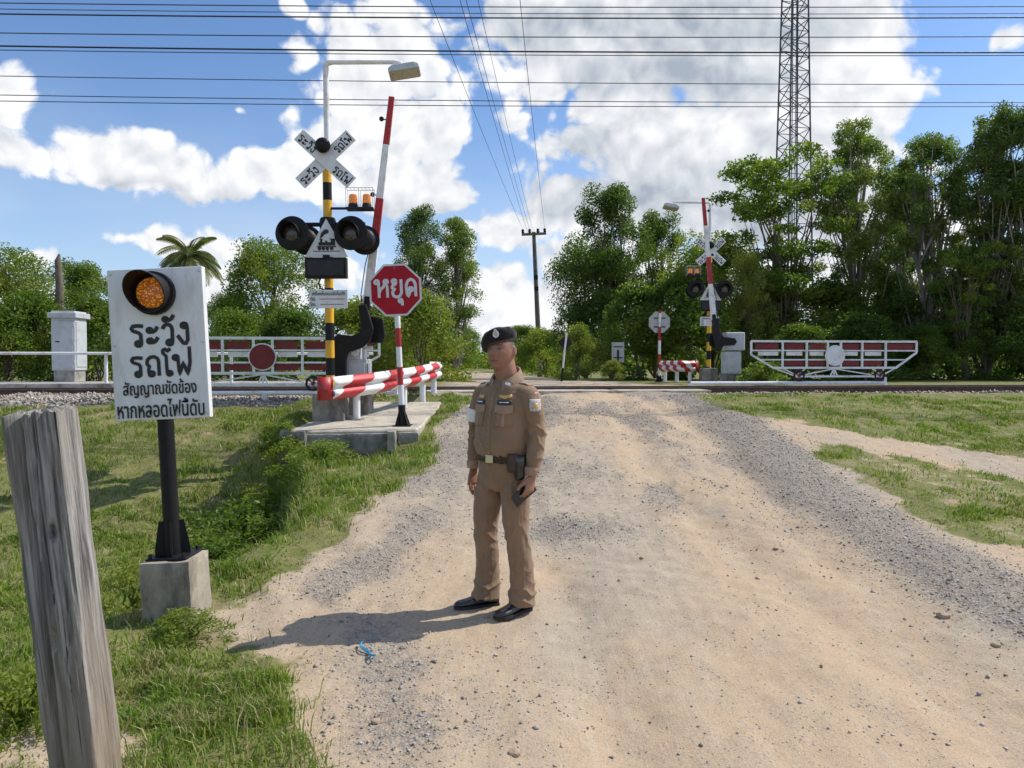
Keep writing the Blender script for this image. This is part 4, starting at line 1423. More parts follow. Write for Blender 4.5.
PY = 2.45
pt, pb = W(42, 413, PY), W(86, 768, PY)
axis_ = (pt - pb).normalized()
nseg, nper = 90, 96
v = []
H_ = 1.62
for i in range(nseg + 1):
    h = i / nseg
    z = -.25 + h * H_
    for k in range(nper):
        a = 2 * math.pi * (k + .5) / nper
        ca, sa = math.cos(a), math.sin(a)
        # rounded square section
        e = 16.0
        rr = 1 / (abs(ca) ** e + abs(sa) ** e) ** (1 / e)
        r = .081 * rr
        x0, y0 = ca * r, sa * r
        wav = (vnoise(k * .35, z * 1.2, 1, 5) - .5) * .010 + (vnoise(k * 1.3, z * 2.5, 1, 9) - .5) * .007
        # long drying cracks, each wandering along the grain
        for (ka, w_, dp, z0, z1, off) in ((64.5, 1.25, .085, -.3, 1.6, 1), (74, .6, .016, .75, 1.6, 2), (80, .6, .010, .6, 1.3, 3), (69.5, .6, .014, .9, 1.6, 4), (2, .7, .010, .0, 1.6, 7)):
            kk = ka + (float(vnoise(z * 2.3, off, 1, off)) - .5) * 5.0 + (float(vnoise(z * 9, off, 1, off)) - .5) * 1.2
            dd = (k - kk + nper / 2) % nper - nper / 2
            if z0 < z < z1: wav -= dp * math.exp(-(dd / w_) ** 2) * (.6 + .8 * float(vnoise(z * 3, 3.3, 1, off)))
        wav -= .030 * math.exp(-((k - 77) / 1.6) ** 2 - ((z - .98) / .022) ** 2) + .022 * math.exp(-((k - 70) / 2.0) ** 2 - ((z - .62) / .03) ** 2)
        wav += .006 * (float(vnoise(k * .22, z * 7, 1, 13)) - .5)
        s_ = 1 + wav / .081
        tz = 0.0
        if i == nseg: tz = .018 * (float(vnoise(k * .6, 1.1, 1, 3)) - .5) - .03 * ca * 0
        v.append((x0 * s_, y0 * s_, z + tz))
f = []
for i in range(nseg):
    for k in range(nper):
        j = (k + 1) % nper
        f.append((i * nper + k, i * nper + j, (i + 1) * nper + j, (i + 1) * nper + k))
top0 = nseg * nper
for ring in (.8, .5, .2):
    o_ = len(v)
    for k in range(nper):
        q = v[top0 + k]
        v.append((q[0] * ring, q[1] * ring, q[2] + .008 + .012 * (float(vnoise(q[0] * ring * 60, q[1] * ring * 60, 1, 4)) - .5)))
    for k in range(nper):
        j = (k + 1) % nper
        prev = top0 if ring == .8 else o_ - nper
        f.append((prev + k, prev + j, o_ + j, o_ + k))
f.append(tuple(range(len(v) - nper, len(v))))
post = MB().add(v, f).build('wooden_post', wood_material(), None, smooth=50)
tag(post, 'thick leaning grey weathered timber post with deep cracks in the left foreground', 'post')
ang = math.atan2(pt.x - pb.x, pt.z - pb.z)
post.rotation_euler = (R(0), ang, R(-14))
top_z = pt.z
post.location = (pt.x - math.sin(ang) * 1.37, PY, top_z - math.cos(ang) * 1.37)
post.rotation_euler = (Matrix.Rotation(ang, 3, 'Y') @ Matrix.Rotation(R(5), 3, 'Z')).to_euler()

# ---------------------------------------------------------------- plants
def leaf_material(name, lo, hi, yellow=(.22, .24, .05), trans=.35):
    m, b, p = principled(name)
    ge = b.n('ShaderNodeNewGeometry')
    r = ge.outputs['Random Per Island']
    oi = b.n('ShaderNodeObjectInfo').outputs['Random']
    c = b.mix(r, lo, hi)
    c = b.mix(b.ramp(b.m('MULTIPLY_ADD', oi, .25, b.noise(ge.outputs['Position'], .7, 3)), .52, .85), c, yellow)
    b.put(p.inputs['Base Color'], c)
    p.inputs['Roughness'].default_value = .5
    p.inputs['Specular IOR Level'].default_value = .3
    tr = b.n('ShaderNodeBsdfTranslucent')
    b.put(tr.inputs[0], b.mix(1, c, (1.3, 1.45, .6), 'MULTIPLY'))
    mx = b.n('ShaderNodeMixShader'); mx.inputs[0].default_value = trans
    b.put(mx.inputs[1], p.outputs[0]); b.put(mx.inputs[2], tr.outputs[0])
    b.put([n for n in m.node_tree.nodes if n.type == 'OUTPUT_MATERIAL'][0].inputs[0], mx.outputs[0])
    return m


m_leaf_dark = leaf_material('dark_green_leaf', (.045, .088, .016), (.13, .195, .036), (.18, .23, .04), .5)
m_leaf_mid = leaf_material('mid_green_leaf', (.065, .120, .018), (.17, .245, .042), (.24, .28, .05), .5)
m_leaf_light = leaf_material('yellow_green_leaf', (.090, .145, .022), (.22, .29, .05), (.27, .29, .06), .42)
m_leaf_euca = leaf_material('grey_green_leaf', (.060, .105, .028), (.165, .235, .062), (.20, .25, .06), .48)
m_leaf_palm = leaf_material('palm_leaf', (.045, .075, .018), (.12, .15, .04), (.17, .17, .05))
m_bark = mat('brown_bark', (.16, .125, .095), .9, var=.35, scale=9, bump=.6, stretch=(1, 1, .3))
m_bark_pale = mat('pale_smooth_bark', (.27, .24, .20), .8, var=.4, scale=4, bump=.3, stretch=(1, 1, .3))


def leaves(pts, size, elong=2.4, droop=0.0):
    """one folded leaf-shaped face per point"""
    n = len(pts)
    d = rng.normal(0, 1, (n, 3)); d[:, 2] = d[:, 2] * .7 - droop
    d /= np.linalg.norm(d, axis=1)[:, None]
    u = rng.normal(0, 1, (n, 3)); u[:, 2] *= .6
    s = np.cross(d, u); s /= np.maximum(np.linalg.norm(s, axis=1), 1e-6)[:, None]
    nrm = np.cross(d, s)
    L = size * rng.uniform(.65, 1.35, n)
    w = (L / elong)[:, None]
    L = L[:, None]
    v = np.stack([pts - d * L * .5, pts + s * w * .5 + nrm * w * .15, pts + d * L * .5, pts - s * w * .5 + nrm * w * .15], 1)
    f = np.arange(n)[:, None] * 4 + np.array([[0, 1, 2, 3]])
    return v.reshape(-1, 3), f


def grow(h, spread, nclump, nleaf, leaf, seed, bare=.25, top=1.0, shape='round', stems=1, clump=.2, elong=2.4, droop=0.0, lean=0.0, flatz=.8):
    """returns trunk tubes and leaf points of one tree standing at the origin"""
    global rng
    keep = rng
    rng = np.random.default_rng(seed)
    wood = MB()
    C, RAD = [], []
    stem_paths = []
    for s in range(stems):
        a = rng.uniform(0, 6.28)
        sp = spread * (.10 if stems == 1 else .42) * rng.uniform(.5, 1)
        hh = h * (1 if s == 0 else rng.uniform(.72, .97))
        path = []
        for i in range(7):
            t = i / 6
            wob = rng.normal(0, spread * .035, 2) * (t > 0)
            path.append(np.array([math.cos(a) * sp * t ** 1.2 + wob[0] + lean * t * t * h, math.sin(a) * sp * t ** 1.2 + wob[1], hh * t * .93]))
        stem_paths.append(path)
        r0 = (.018 if shape == 'round' else .0125) * h * (1 if stems == 1 else .68)
        wood.tube(path, [r0 * (1 - .88 * i / 6) + .008 for i in range(7)], 7)
    for c in range(nclump):
        t = rng.random()
        zf = bare + (1 - bare) * (t ** (.85 if shape == 'column' else .75))
        if shape == 'round': rad = math.sqrt(max(.02, 1 - (2 * (zf - bare) / (1 - bare) - .85) ** 2 * .62))
        elif shape == 'column': rad = .55 + .45 * math.sin(math.pi * min(1, (zf - bare) / (1 - bare) * 1.02)) if zf < .92 else .4
        elif shape == 'umbrella': rad = .35 + .75 * ((zf - bare) / (1 - bare)) ** .8 if zf < .9 else .85
        else: rad = math.sqrt(max(.05, 1 - zf ** 2))
        p = stem_paths[c % stems]
        q = p[min(6, int(zf * 6.4))]
        a = rng.uniform(0, 6.28)
        rr = spread * rad * math.sqrt(rng.random()) * rng.uniform(.75, 1.12)
        ctr = np.array([q[0] * .6 + math.cos(a) * rr, q[1] * .6 + math.sin(a) * rr, h * zf * top])
        C.append(ctr); RAD.append(spread * clump * rng.uniform(.6, 1.45))
        if c % 2 == 0 and bare > .02:
            b0 = p[max(0, min(6, int(zf * 6 - 1.0 - rng.random())))]
            midp = (b0 + ctr) / 2 + np.array([0, 0, -.04 * h * rng.random()])
            wood.tube([b0, midp, ctr], [.008 * h * .7, .005 * h * .7, .004], 5, False)
    k = np.array([r ** 2 for r in RAD]); k = k / k.sum()
    which = rng.choice(len(C), nleaf, p=k)
    dirs = rng.normal(0, 1, (nleaf, 3)); dirs /= np.linalg.norm(dirs, axis=1)[:, None]
    rad = rng.random(nleaf) ** .45
    Rr = np.array(RAD)[which]
    pts = np.array(C)[which] + dirs * (rad * Rr)[:, None] * np.array([1, 1, flatz])
    if droop: pts[:, 2] -= np.abs(rng.normal(0, 1, nleaf)) * Rr * .35 * droop
    pts[:, 2] = np.maximum(pts[:, 2], .04)
    lv, lf = leaves(pts, leaf, elong, droop)
    rng = keep
    return wood, lv, lf


KINDS = {}


def kind(name, leafmat, bark, **kw):
    wood, lv, lf = grow(**kw)
    KINDS[name] = (wood, lv, lf, leafmat, bark, kw['h'])


def plant(kindname, px, Y, h, label, category='tree', name='tree', rz=0.0, wide=1.0, group=None, leafmat=None, x=None, zoff=0.0):
    wood, lv, lf, lm, bk, h0 = KINDS[kindname]
    X = (px - 512) / F * Y if x is None else x
    k = h / h0
    o = thing(name, (X, Y, z_at(X, Y) - .03 + zoff), label, category, rz, group)
    o.scale = (k * wide, k * wide, k)
    key = kindname + (leafmat.name if leafmat else '')
    if key not in plant.cache:
        tr = wood.build('trunk' if category == 'tree' else 'stem', bk, o, smooth=60)
        cr = array_mesh('crown' if category == 'tree' else 'foliage', lv, lf, leafmat or lm, o)
        plant.cache[key] = (tr.data, cr.data)
    else:
        td, cd = plant.cache[key]
        link(bpy.data.objects.new('trunk' if category == 'tree' else 'stem', td), o)
        link(bpy.data.objects.new('crown' if category == 'tree' else 'foliage', cd), o)
    return o


plant.cache = {}
kind('broad', m_leaf_mid, m_bark, h=6, spread=2.6, nclump=95, nleaf=23000, leaf=.14, seed=3, bare=.18, clump=.24)
kind('broad_b', m_leaf_mid, m_bark, h=6, spread=2.3, nclump=90, nleaf=22000, leaf=.14, seed=13, bare=.15, clump=.23)
kind('tall_mix', m_leaf_dark, m_bark, h=9, spread=2.3, nclump=100, nleaf=32000, leaf=.145, seed=5, bare=.08, shape='column', stems=3, clump=.25)
kind('euca', m_leaf_euca, m_bark_pale, h=10, spread=1.75, nclump=150, nleaf=30000, leaf=.145, seed=8, bare=.14, shape='column', stems=2, clump=.185, elong=3.2, droop=.8)
kind('euca_b', m_leaf_euca, m_bark_pale, h=10, spread=2.0, nclump=165, nleaf=33000, leaf=.145, seed=18, bare=.10, shape='column', stems=3, clump=.175, elong=3.2, droop=.8)
kind('slim', m_leaf_euca, m_bark_pale, h=9, spread=1.3, nclump=130, nleaf=20000, leaf=.14, seed=28, bare=.22, shape='column', stems=1, clump=.30, elong=3.0, droop=.5)
kind('acacia', m_leaf_mid, m_bark, h=8, spread=2.5, nclump=105, nleaf=19000, leaf=.15, seed=11, bare=.20, shape='umbrella', stems=4, clump=.20, elong=2.2, flatz=.5)
kind('bush', m_leaf_mid, m_bark, h=3, spread=1.9, nclump=60, nleaf=13000, leaf=.13, seed=21, bare=.0, shape='dome', stems=5, clump=.26)
kind('bush_b', m_leaf_dark, m_bark, h=3.4, spread=1.8, nclump=60, nleaf=12500, leaf=.14, seed=31, bare=.0, shape='dome', stems=5, clump=.27)
kind('weed', m_leaf_light, m_leaf_mid, h=.5, spread=.36, nclump=34, nleaf=1500, leaf=.05, seed=41, bare=.05, shape='dome', stems=7, clump=.22, elong=2.0)
kind('weed_b', m_leaf_mid, m_leaf_mid, h=.45, spread=.42, nclump=36, nleaf=1700, leaf=.045, seed=43, bare=.0, shape='dome', stems=8, clump=.22, elong=2.6)

# left of the road, beyond the track
plant('broad', 6, 24, 4.3, 'tall bushy yellow-green tree at the far left edge beyond the handrail', rz=.4, wide=.95, leafmat=m_leaf_light)
plant('broad_b', -40, 27, 4.9, 'dark leafy tree cut by the left edge of the picture', rz=2.4, leafmat=m_leaf_mid)
plant('bush', 40, 22.6, 2.6, 'low mid-green bush behind the walkway left of the relay cabinet', 'bush', 'bush', .3, .9)
plant('bush_b', 100, 22.8, 2.5, 'dark bush behind the relay cabinet and the warning board', 'bush', 'bush', 1.9, 1.0)
plant('bush', 5, 22.2, 2.2, 'bush right behind the handrail at the far left edge', 'bush', 'bush', 4.0, 1.0, leafmat=m_leaf_light)
plant('broad_b', 85, 30, 4.6, 'rounded tree showing over the top of the relay cabinet', rz=5.1, wide=.9)
plant('broad_b', 228, 30, 3.4, 'low dark tree just right of the warning board', rz=.9, wide=.9, leafmat=m_leaf_dark)
plant('broad', 274, 25, 4.75, 'broad rounded green tree behind the rolling gate with the red disc', rz=1.2, wide=.82)
plant('bush', 235, 21.8, 2.0, 'low bush behind the left half of the red disc gate', 'bush', 'bush', 2.2, 1.0)
plant('bush_b', 292, 22, 2.1, 'dark bush behind the red disc gate beside the signal mast', 'bush', 'bush', .7, 1.1)
plant('bush', 350, 23, 2.4, 'green bush behind the boom barrier of the near platform', 'bush', 'bush', 3.6, 1.0)
plant('slim', 419, 36, 8.3, 'left one of two slender tall trees behind the stop sign', rz=.2, group='slender trees behind the stop sign')
plant('slim', 457, 37, 8.0, 'right one of two slender tall trees behind the stop sign', rz=2.6, group='slender trees behind the stop sign')
plant('bush', 420, 22, 2.55, 'big yellowish green bush between the stop sign and the officer', 'bush', 'bush', 1.1, 1.05, leafmat=m_leaf_light)
plant('bush_b', 392, 24, 2.9, 'tall bush behind the octagonal stop sign', 'bush', 'bush', 5.5, 1.0, leafmat=m_leaf_mid)
plant('broad_b', 520, 75, 4.6, 'distant low tree behind the head of the officer', rz=2.0, wide=1.5)
plant('broad', 455, 80, 5.0, 'distant low tree left of the officer at the end of the road', rz=4.0, wide=1.5)
plant('bush', 546, 36, 2.2, 'bush right of the officer at the foot of the utility pole', 'bush', 'bush', .0, 1.15, leafmat=m_leaf_mid)
plant('bush', 576, 25, 1.75, 'yellow-green bush around the small diamond sign', 'bush', 'bush', 3.1, .75, leafmat=m_leaf_light)
plant('bush', 612, 22.6, .62, 'small bright leafy shrub at the foot of the grey panel', 'bush', 'bush', 3.1, 1.1, leafmat=m_leaf_light)
# right of the road
plant('tall_mix', 612, 30, 7.7, 'tall dark dense tree in the middle beyond the crossing', rz=.5, wide=.86)
plant('broad', 586, 32, 6.0, 'left shoulder tree of the dense group beyond the crossing', rz=2.8, wide=.7, leafmat=m_leaf_dark)
plant('tall_mix', 655, 33, 7.2, 'tall loose tree behind the far stop sign', rz=3.7, wide=.8)
plant('bush_b', 640, 26, 3.2, 'dark bush behind the far stop sign', 'bush', 'bush', .3, 1.0)
plant('bush_b', 690, 25.5, 3.6, 'dark bush behind the far crossing signal', 'bush', 'bush', 2.1, 1.0)
plant('broad', 712, 29, 5.6, 'broad tree behind the far crossing signal', rz=1.9, wide=.85)
plant('broad_b', 748, 26, 4.3, 'light green tree right of the far crossing signal', rz=4.5, wide=.6, leafmat=m_leaf_light)
plant('acacia', 778, 27, 8.2, 'open airy tree with slim branching trunks in front of the lattice tower', rz=.8, wide=.92)
plant('euca', 862, 28, 10.0, 'tall feathery tree right of the lattice tower', rz=.3)
plant('euca_b', 925, 27, 9.0, 'tall drooping tree in the middle of the right grove', rz=1.5)
plant('euca', 985, 26, 9.5, 'tallest feathery tree near the right edge', rz=2.7, wide=1.0)
plant('euca_b', 1030, 25, 9.3, 'tall tree cut by the right edge of the picture', rz=4.4)
plant('euca', 900, 32, 9.4, 'slim tall tree at the back of the right grove', rz=5.2, wide=.9)
plant('acacia', 965, 24.5, 4.6, 'light green low tree at the foot of the right grove', rz=3.9, wide=.8)
plant('bush_b', 770, 27.5, 3.3, 'dark bush behind the left end of the white disc gate', 'bush', 'bush', 1.0, 1.1)
plant('bush_b', 830, 28, 3.5, 'dark bush behind the white disc of the right gate', 'bush', 'bush', 3.0, 1.15)
plant('bush_b', 890, 27.5, 3.2, 'dark bush behind the right end of the white disc gate', 'bush', 'bush', 5.0, 1.1)
plant('bush_b', 950, 28, 3.6, 'dark bush right of the white disc gate', 'bush', 'bush', .4, 1.1)
plant('bush_b', 1010, 26.5, 3.4, 'dark bush at the right edge beside the track', 'bush', 'bush', 2.3, 1.1)
plant('weed', 765, 18.2, .60, 'bright broadleaf weed growing at the left end of the white disc gate', 'plant', 'weed', .2, 1.6)
plant('weed', 742, 18.9, .42, 'small bright weed between the far signal and the right gate', 'plant', 'weed', 1.9, 1.4)
for k_, (px_, lab_) in enumerate(((800, 'dark thicket under the airy tree behind the right gate'), (865, 'dark thicket behind the right half of the white disc gate'), (922, 'dark thicket at the right end of the white disc gate'), (1035, 'dark thicket cut by the right edge'))):
    plant('bush_b', px_, 23.6 + .4 * (k_ % 3), 1.7 + .35 * (k_ % 2), lab_, 'bush', 'bush', k_ * 1.1, 1.35)
# weeds on the bank below the platform
plant('weed_b', 262, 8.7, .62, 'leafy green weed at the left corner of the concrete platform', 'plant', 'weed', .4, 1.2, leafmat=m_leaf_light)
plant('weed', 246, 8.0, .55, 'spreading weed on the bank left of the platform', 'plant', 'weed', 2.4, 1.3)
plant('weed_b', 300, 8.6, .34, 'low weed in the ditch before the platform posts', 'plant', 'weed', 3.3, 1.5)
plant('weed_b', 228, 7.4, .50, 'dark weed in the shaded hollow of the ditch', 'plant', 'weed', 5.0, 1.4, leafmat=m_leaf_dark)
for k_, (px_, y_, h_, w_, lm_, lab_) in enumerate(((212, 6.9, .42, 1.4, m_leaf_dark, 'dark weed low on the bank right of the sign post'), (272, 7.3, .40, 1.4, m_leaf_mid, 'mid-green weed on the crest of the bank'),
        (318, 8.3, .34, 1.5, m_leaf_mid, 'weed on the slope in front of the middle post of the platform'), (60, 8.0, .34, 1.6, m_leaf_mid, 'low weed in the grass left of the timber post top'), (330, 9.0, .26, 1.2, m_leaf_light, 'bright weed climbing the front panel of the platform'),
        (292, 9.05, .40, 1.1, m_leaf_mid, 'weed covering the foot of the two left platform posts'))):
    plant('weed_b', px_, y_, h_, lab_, 'plant', 'weed', k_ * 1.3, w_, leafmat=lm_)
plant('weed_b', 345, 8.9, .20, 'low weed against the front panel of the platform', 'plant', 'weed', 2.6, 1.3)
plant('weed', 278, 9.3, .46, 'tall bright weed hugging the left post of the platform', 'plant', 'weed', 1.3, 1.0)
plant('weed_b', 205, 6.6, .40, 'broad weed at the bottom of the ditch behind the warning sign post', 'plant', 'weed', 3.0, 1.5)
plant('weed_b', 188, 4.05, .17, 'dry creeping weed in front of the warning sign block', 'plant', 'weed', 1.0, 1.7)
plant('weed_b', 128, 4.7, .30, 'weed with small leaves left of the warning sign block', 'plant', 'weed', 4.0, 1.1, leafmat=m_leaf_light)
plant('weed_b', 18, 3.0, .26, 'grey-green weed left of the timber post', 'plant', 'weed', 2.0, 1.3)

# far wood that closes the horizon all round
pts = []
for k in range(420):
    a = rng.uniform(-1.35, 1.35)
    d = rng.uniform(80, 180)
    x, y = math.sin(a) * d, math.cos(a) * d
    if -.10 < a < .0 and d < 120: continue
    h = rng.uniform(3.0, 5.2)
    n = 290
    q = rng.normal(0, 1, (n, 3)); q /= np.linalg.norm(q, axis=1)[:, None]
    q *= rng.random((n, 1)) ** .35
    z0 = .7
    pts.append(np.array([x, y, z0 + h * .45]) + q * np.array([h * .75, h * .75, h * .55]))
pts = np.concatenate(pts); pts = pts[pts[:, 2] > .3]
lv, lf = leaves(pts, .62, 1.5)
tag(array_mesh('distant_wood', lv, lf, m_leaf_mid), 'distant belt of green trees along the horizon', 'wood', kind='stuff')

# ---------------------------------------------------------------- palm
PYY = 42
pc = W(190, 256, PYY)
zb_ = z_at(pc.x, PYY)
palm = thing('palm_tree', (pc.x, PYY, zb_), 'feathery palm rising behind the warning board', 'palm tree')
MB().tube([(.3, 0, 0), (.12, 0, 2.5), (0, 0, pc.z - zb_)], [.2, .16, .13], 10).build('trunk', m_bark, palm, smooth=60)
top_ = np.array([0, 0, pc.z - zb_])
for k in range(28):
    a = 2 * math.pi * k / 28 + rng.uniform(-.15, .15)
    el = rng.uniform(.05, 1.25)
    L = rng.uniform(1.8, 2.5)
    p = top_.copy(); dirv = np.array([math.cos(a) * math.cos(el), math.sin(a) * math.cos(el), math.sin(el)])
    pv = []
    V, Fc = [], []
    spine = [p.copy()]
    for i in range(14):
        dirv = dirv + np.array([0, 0, -.125]); dirv /= np.linalg.norm(dirv)
        p = p + dirv * L / 14
        spine.append(p.copy())
        side_ = np.cross(dirv, [0, 0, 1]); side_ /= np.linalg.norm(side_)
        for sg in (-1, 1):
            for jj in (0, .33, .66):
                ll = .52 * math.sin(math.pi * min(.97, (i + 1 + jj) / 15)) + .1
                e = side_ * sg * .8 + dirv * .55 + np.array([0, 0, -.45])
                b0 = p + dirv * (jj * L / 14)
                o_ = len(V)
                V += [b0, b0 + e * ll * .5 + dirv * .030, b0 + e * ll + np.array([0, 0, -.08]), b0 + e * ll * .5 - dirv * .030]
                Fc.append((o_, o_ + 1, o_ + 2, o_ + 3))
    b = MB().add(V, Fc)
    b.tube(spine, [.03 * (1 - i / 15) + .006 for i in range(15)], 5)
    tag(b.build('frond', m_leaf_palm, palm))

# dead broken trunk above the bushes on the left
dt = W(59, 310, 23)
dead = MB()
ptop = W(58, 254, 23)
zz = z_at(dt.x, 23)
path = [(0, 0, 0), (.02, .02, 1.2), (-.02, .03, 2.2), (.03, 0, 3.0), (-.02, .02, ptop.z - zz - .2), (.03, .02, ptop.z - zz)]
dead.tube(path, [.17, .14, .12, .11, .09, .03], 9)
for k in range(5):
    h_ = 2.4 + k * .28
    dead.tube([(.0, 0, h_), (rng.uniform(-.2, .2), rng.uniform(-.1, .1), h_ - .15), (rng.uniform(-.25, .25), 0, h_ - .45)], [.05, .03, .01], 5)
dd = dead.build('dead_tree', m_bark, None, smooth=60)
dd.location = (dt.x, 23, zz)
tag(dd, 'bare broken dead trunk standing above the bushes beside the relay cabinet', 'dead tree')

# ---------------------------------------------------------------- utility pole, wires, mast, small signs
UY = 39
ub = W(538, 330, UY); ut = W(533, 232, UY)
uz = z_at(ub.x, UY)
up = thing('utility_pole', (ub.x + .12, UY, uz), 'slightly leaning concrete utility pole with a crossarm at the end of the road', 'utility pole', 0, None, (0, R(-2.6)))
Hh = ut.z - uz
m_pole = mat('grey_pole_concrete', (.15, .135, .12), .9, var=.25, scale=5)
MB().cyl((0, 0, 0), (0, 0, Hh), .16, .10, 10).build('pole', m_pole, up, smooth=50)
MB().box((0, -.12, Hh - .12), (1.30, .12, .12)).build('crossarm', m_pole, up)
ins = [-.58, -.22, .22, .58]
for x in ins:
    MB().lathe([(.05, 0), (.09, .06), (.06, .12), (.09, .16), (.04, .22)], (x, -.12, Hh - .06), 'z', 10).build('insulator', m_dark, up, smooth=50)
for zq in (Hh - 2.4, Hh - 3.0): MB().box((0, -.14, zq), (.22, .16, .18)).build('clamp', m_dark, up)

m_wire = mat('black_cable', (.02, .02, .022), .6, var=.1)


def wire(pts, r, label, group, name='overhead_wire'):
    b = MB().tube(pts, r * .72, 6)
    o = b.build(name, m_wire, None, smooth=60)
    tag(o, label, 'wire', group)
    return o


# along the track, high over the crossing
rows = [(3, 8, .011, 'topmost thin overhead wire along the top edge of the sky'), (14, 19, .016, 'second overhead cable from the top across the sky'), (9, 15, .008, 'thin wire just above the second thick overhead cable'),
        (33, 38, .011, 'medium wire between the two thick overhead cables'), (46, 54, .018, 'thickest overhead cable crossing the sky below the top edge'), (50, 57, .009, 'thin wire hugging the thickest overhead cable from below'),
        (76, 86, .009, 'lone thin wire above the lowest pair of overhead wires'), (95, 104, .009, 'upper wire of the lowest pair across the sky'), (101, 108, .009, 'lower wire of the lowest pair across the sky')]
WD = 12.5
for (yl, yr, r, lab) in rows:
    a, c, b_ = W(0, yl, WD - .86), W(512, (yl + yr) / 2 + 1.5, WD), W(1024, yr - 1.5, WD + .86)
    P = []
    for i in range(-24, 25):
        u = i / 8
        # parabola through the three sighted points, carried on to both sides
        y_ = a * (u * (u - 1) / 2) + c * (1 - u * u) + b_ * (u * (u + 1) / 2)
        P.append(y_)
    wire(P, r, lab, 'overhead wires along the railway')
# along the road to the utility pole
ptop_w = lambda x: Vector((up.location.x + x - math.sin(R(2.6)) * Hh, UY - .12, uz + Hh + .12))
runs = [(430, -.58, .009, 'leftmost wire running up from the utility pole'), (460, -.30, .009, 'second wire from the left running up from the utility pole'),
        (466, -.22, .009, 'third wire from the left running up from the utility pole'), (478, .0, .008, 'fourth wire from the left running up from the utility pole'), (520, .58, .009, 'rightmost wire running up from the utility pole')]
for px, x, r, lab in runs:
    e = ptop_w(x)
    if abs(x) in (0, .30): e.z -= .25
    m0 = W(px, 0, 14.0)
    d = (m0 - e)
    P = []
    for i in range(31):
        u = i / 20
        q = e + d * u
        q.z += .9 * (u * u - u) * .5
        P.append(q)
    wire(P, r, lab, 'wires from the utility pole along the road')

# lattice mast
MY = 85
mx = W(793, 200, MY).x
lat = thing('lattice_mast', (mx, MY, .6), 'tall steel lattice telecom mast rising behind the trees', 'mast', R(12))
m_steel = mat('grey_mast_steel', (.075, .078, .092), .6, metal=.2, var=.2)
MHt = 62
hw = lambda z: 1.75 - 1.05 * z / MHt
for sx, sy in ((-1, -1), (1, -1), (1, 1), (-1, 1)):
    MB().tube([(sx * hw(0), sy * hw(0), 0), (sx * hw(MHt), sy * hw(MHt), MHt)], .10, 6).build('leg', m_steel, lat)
br = MB()
z = 0
k = 0
while z < MHt - 2:
    s_ = hw(z) * 1.05
    z1 = z + s_ * 1.25
    for (a, c) in (((-1, -1), (1, -1)), ((1, -1), (1, 1)), ((1, 1), (-1, 1)), ((-1, 1), (-1, -1))):
        h0, h1 = hw(z), hw(z1)
        if k % 2: a, c = c, a
        br.cyl((a[0] * h0, a[1] * h0, z), (c[0] * h1, c[1] * h1, z1), .052, n=4, caps=False)
        br.cyl((a[0] * h1, a[1] * h1, z1), (c[0] * h1, c[1] * h1, z1), .045, n=4, caps=False)
    z = z1; k += 1
tag(br.build('bracing', m_steel, lat), kind='stuff')
ld = MB()
for sx in (-.22, .22): ld.cyl((sx, 0, 0), (sx, 0, MHt), .05, n=5)
ld.build('ladder_cable_tray', m_steel, lat)
for z_ in (46,):
    h_ = hw(z_)
    MB().box((0, 0, z_), (.9 * h_, 2 * h_, .08)).box((h_ * .6, -h_, z_ + .1), (.7, .2, .3)).build('platform', m_steel, lat)

# diamond warning sign and grey panel on the far side
q = W(563, 384, 22.5)
ds = thing('diamond_sign', (q.x - .05, 22.5, z_at(q.x, 22.5)), 'small dark diamond sign on a leaning white post beyond the crossing', 'road sign', 0, None, (0, R(6)))
MB().cyl((0, 0, -.05), (0, 0, .42), .035, n=10).build('post_foot', m_black, ds)
MB().cyl((0, 0, .42), (0, 0, 1.50), .030, n=10).build('post', m_white, ds, smooth=40)
dp = MB().box((.0, .05, 1.20), (.33, .012, .33), (0, R(45), 0)).build('plate', m_dark, ds)
q = W(618, 383, 23.5)
ps = thing('panel_sign', (q.x, 23.5, z_at(q.x, 23.5)), 'pale grey back of a small rectangular sign on a dark post beyond the crossing', 'road sign')
MB().cyl((0, 0, -.05), (0, 0, 1.0), .03, n=10).build('post', m_dark, ps)
MB().box((0, .04, .92), (.40, .014, .64)).build('plate', m_alu, ps, bevel=.004)
for zq in (.75, 1.1): MB().box((0, .02, zq), (.30, .02, .03)).build('bracket', m_dark, ps)

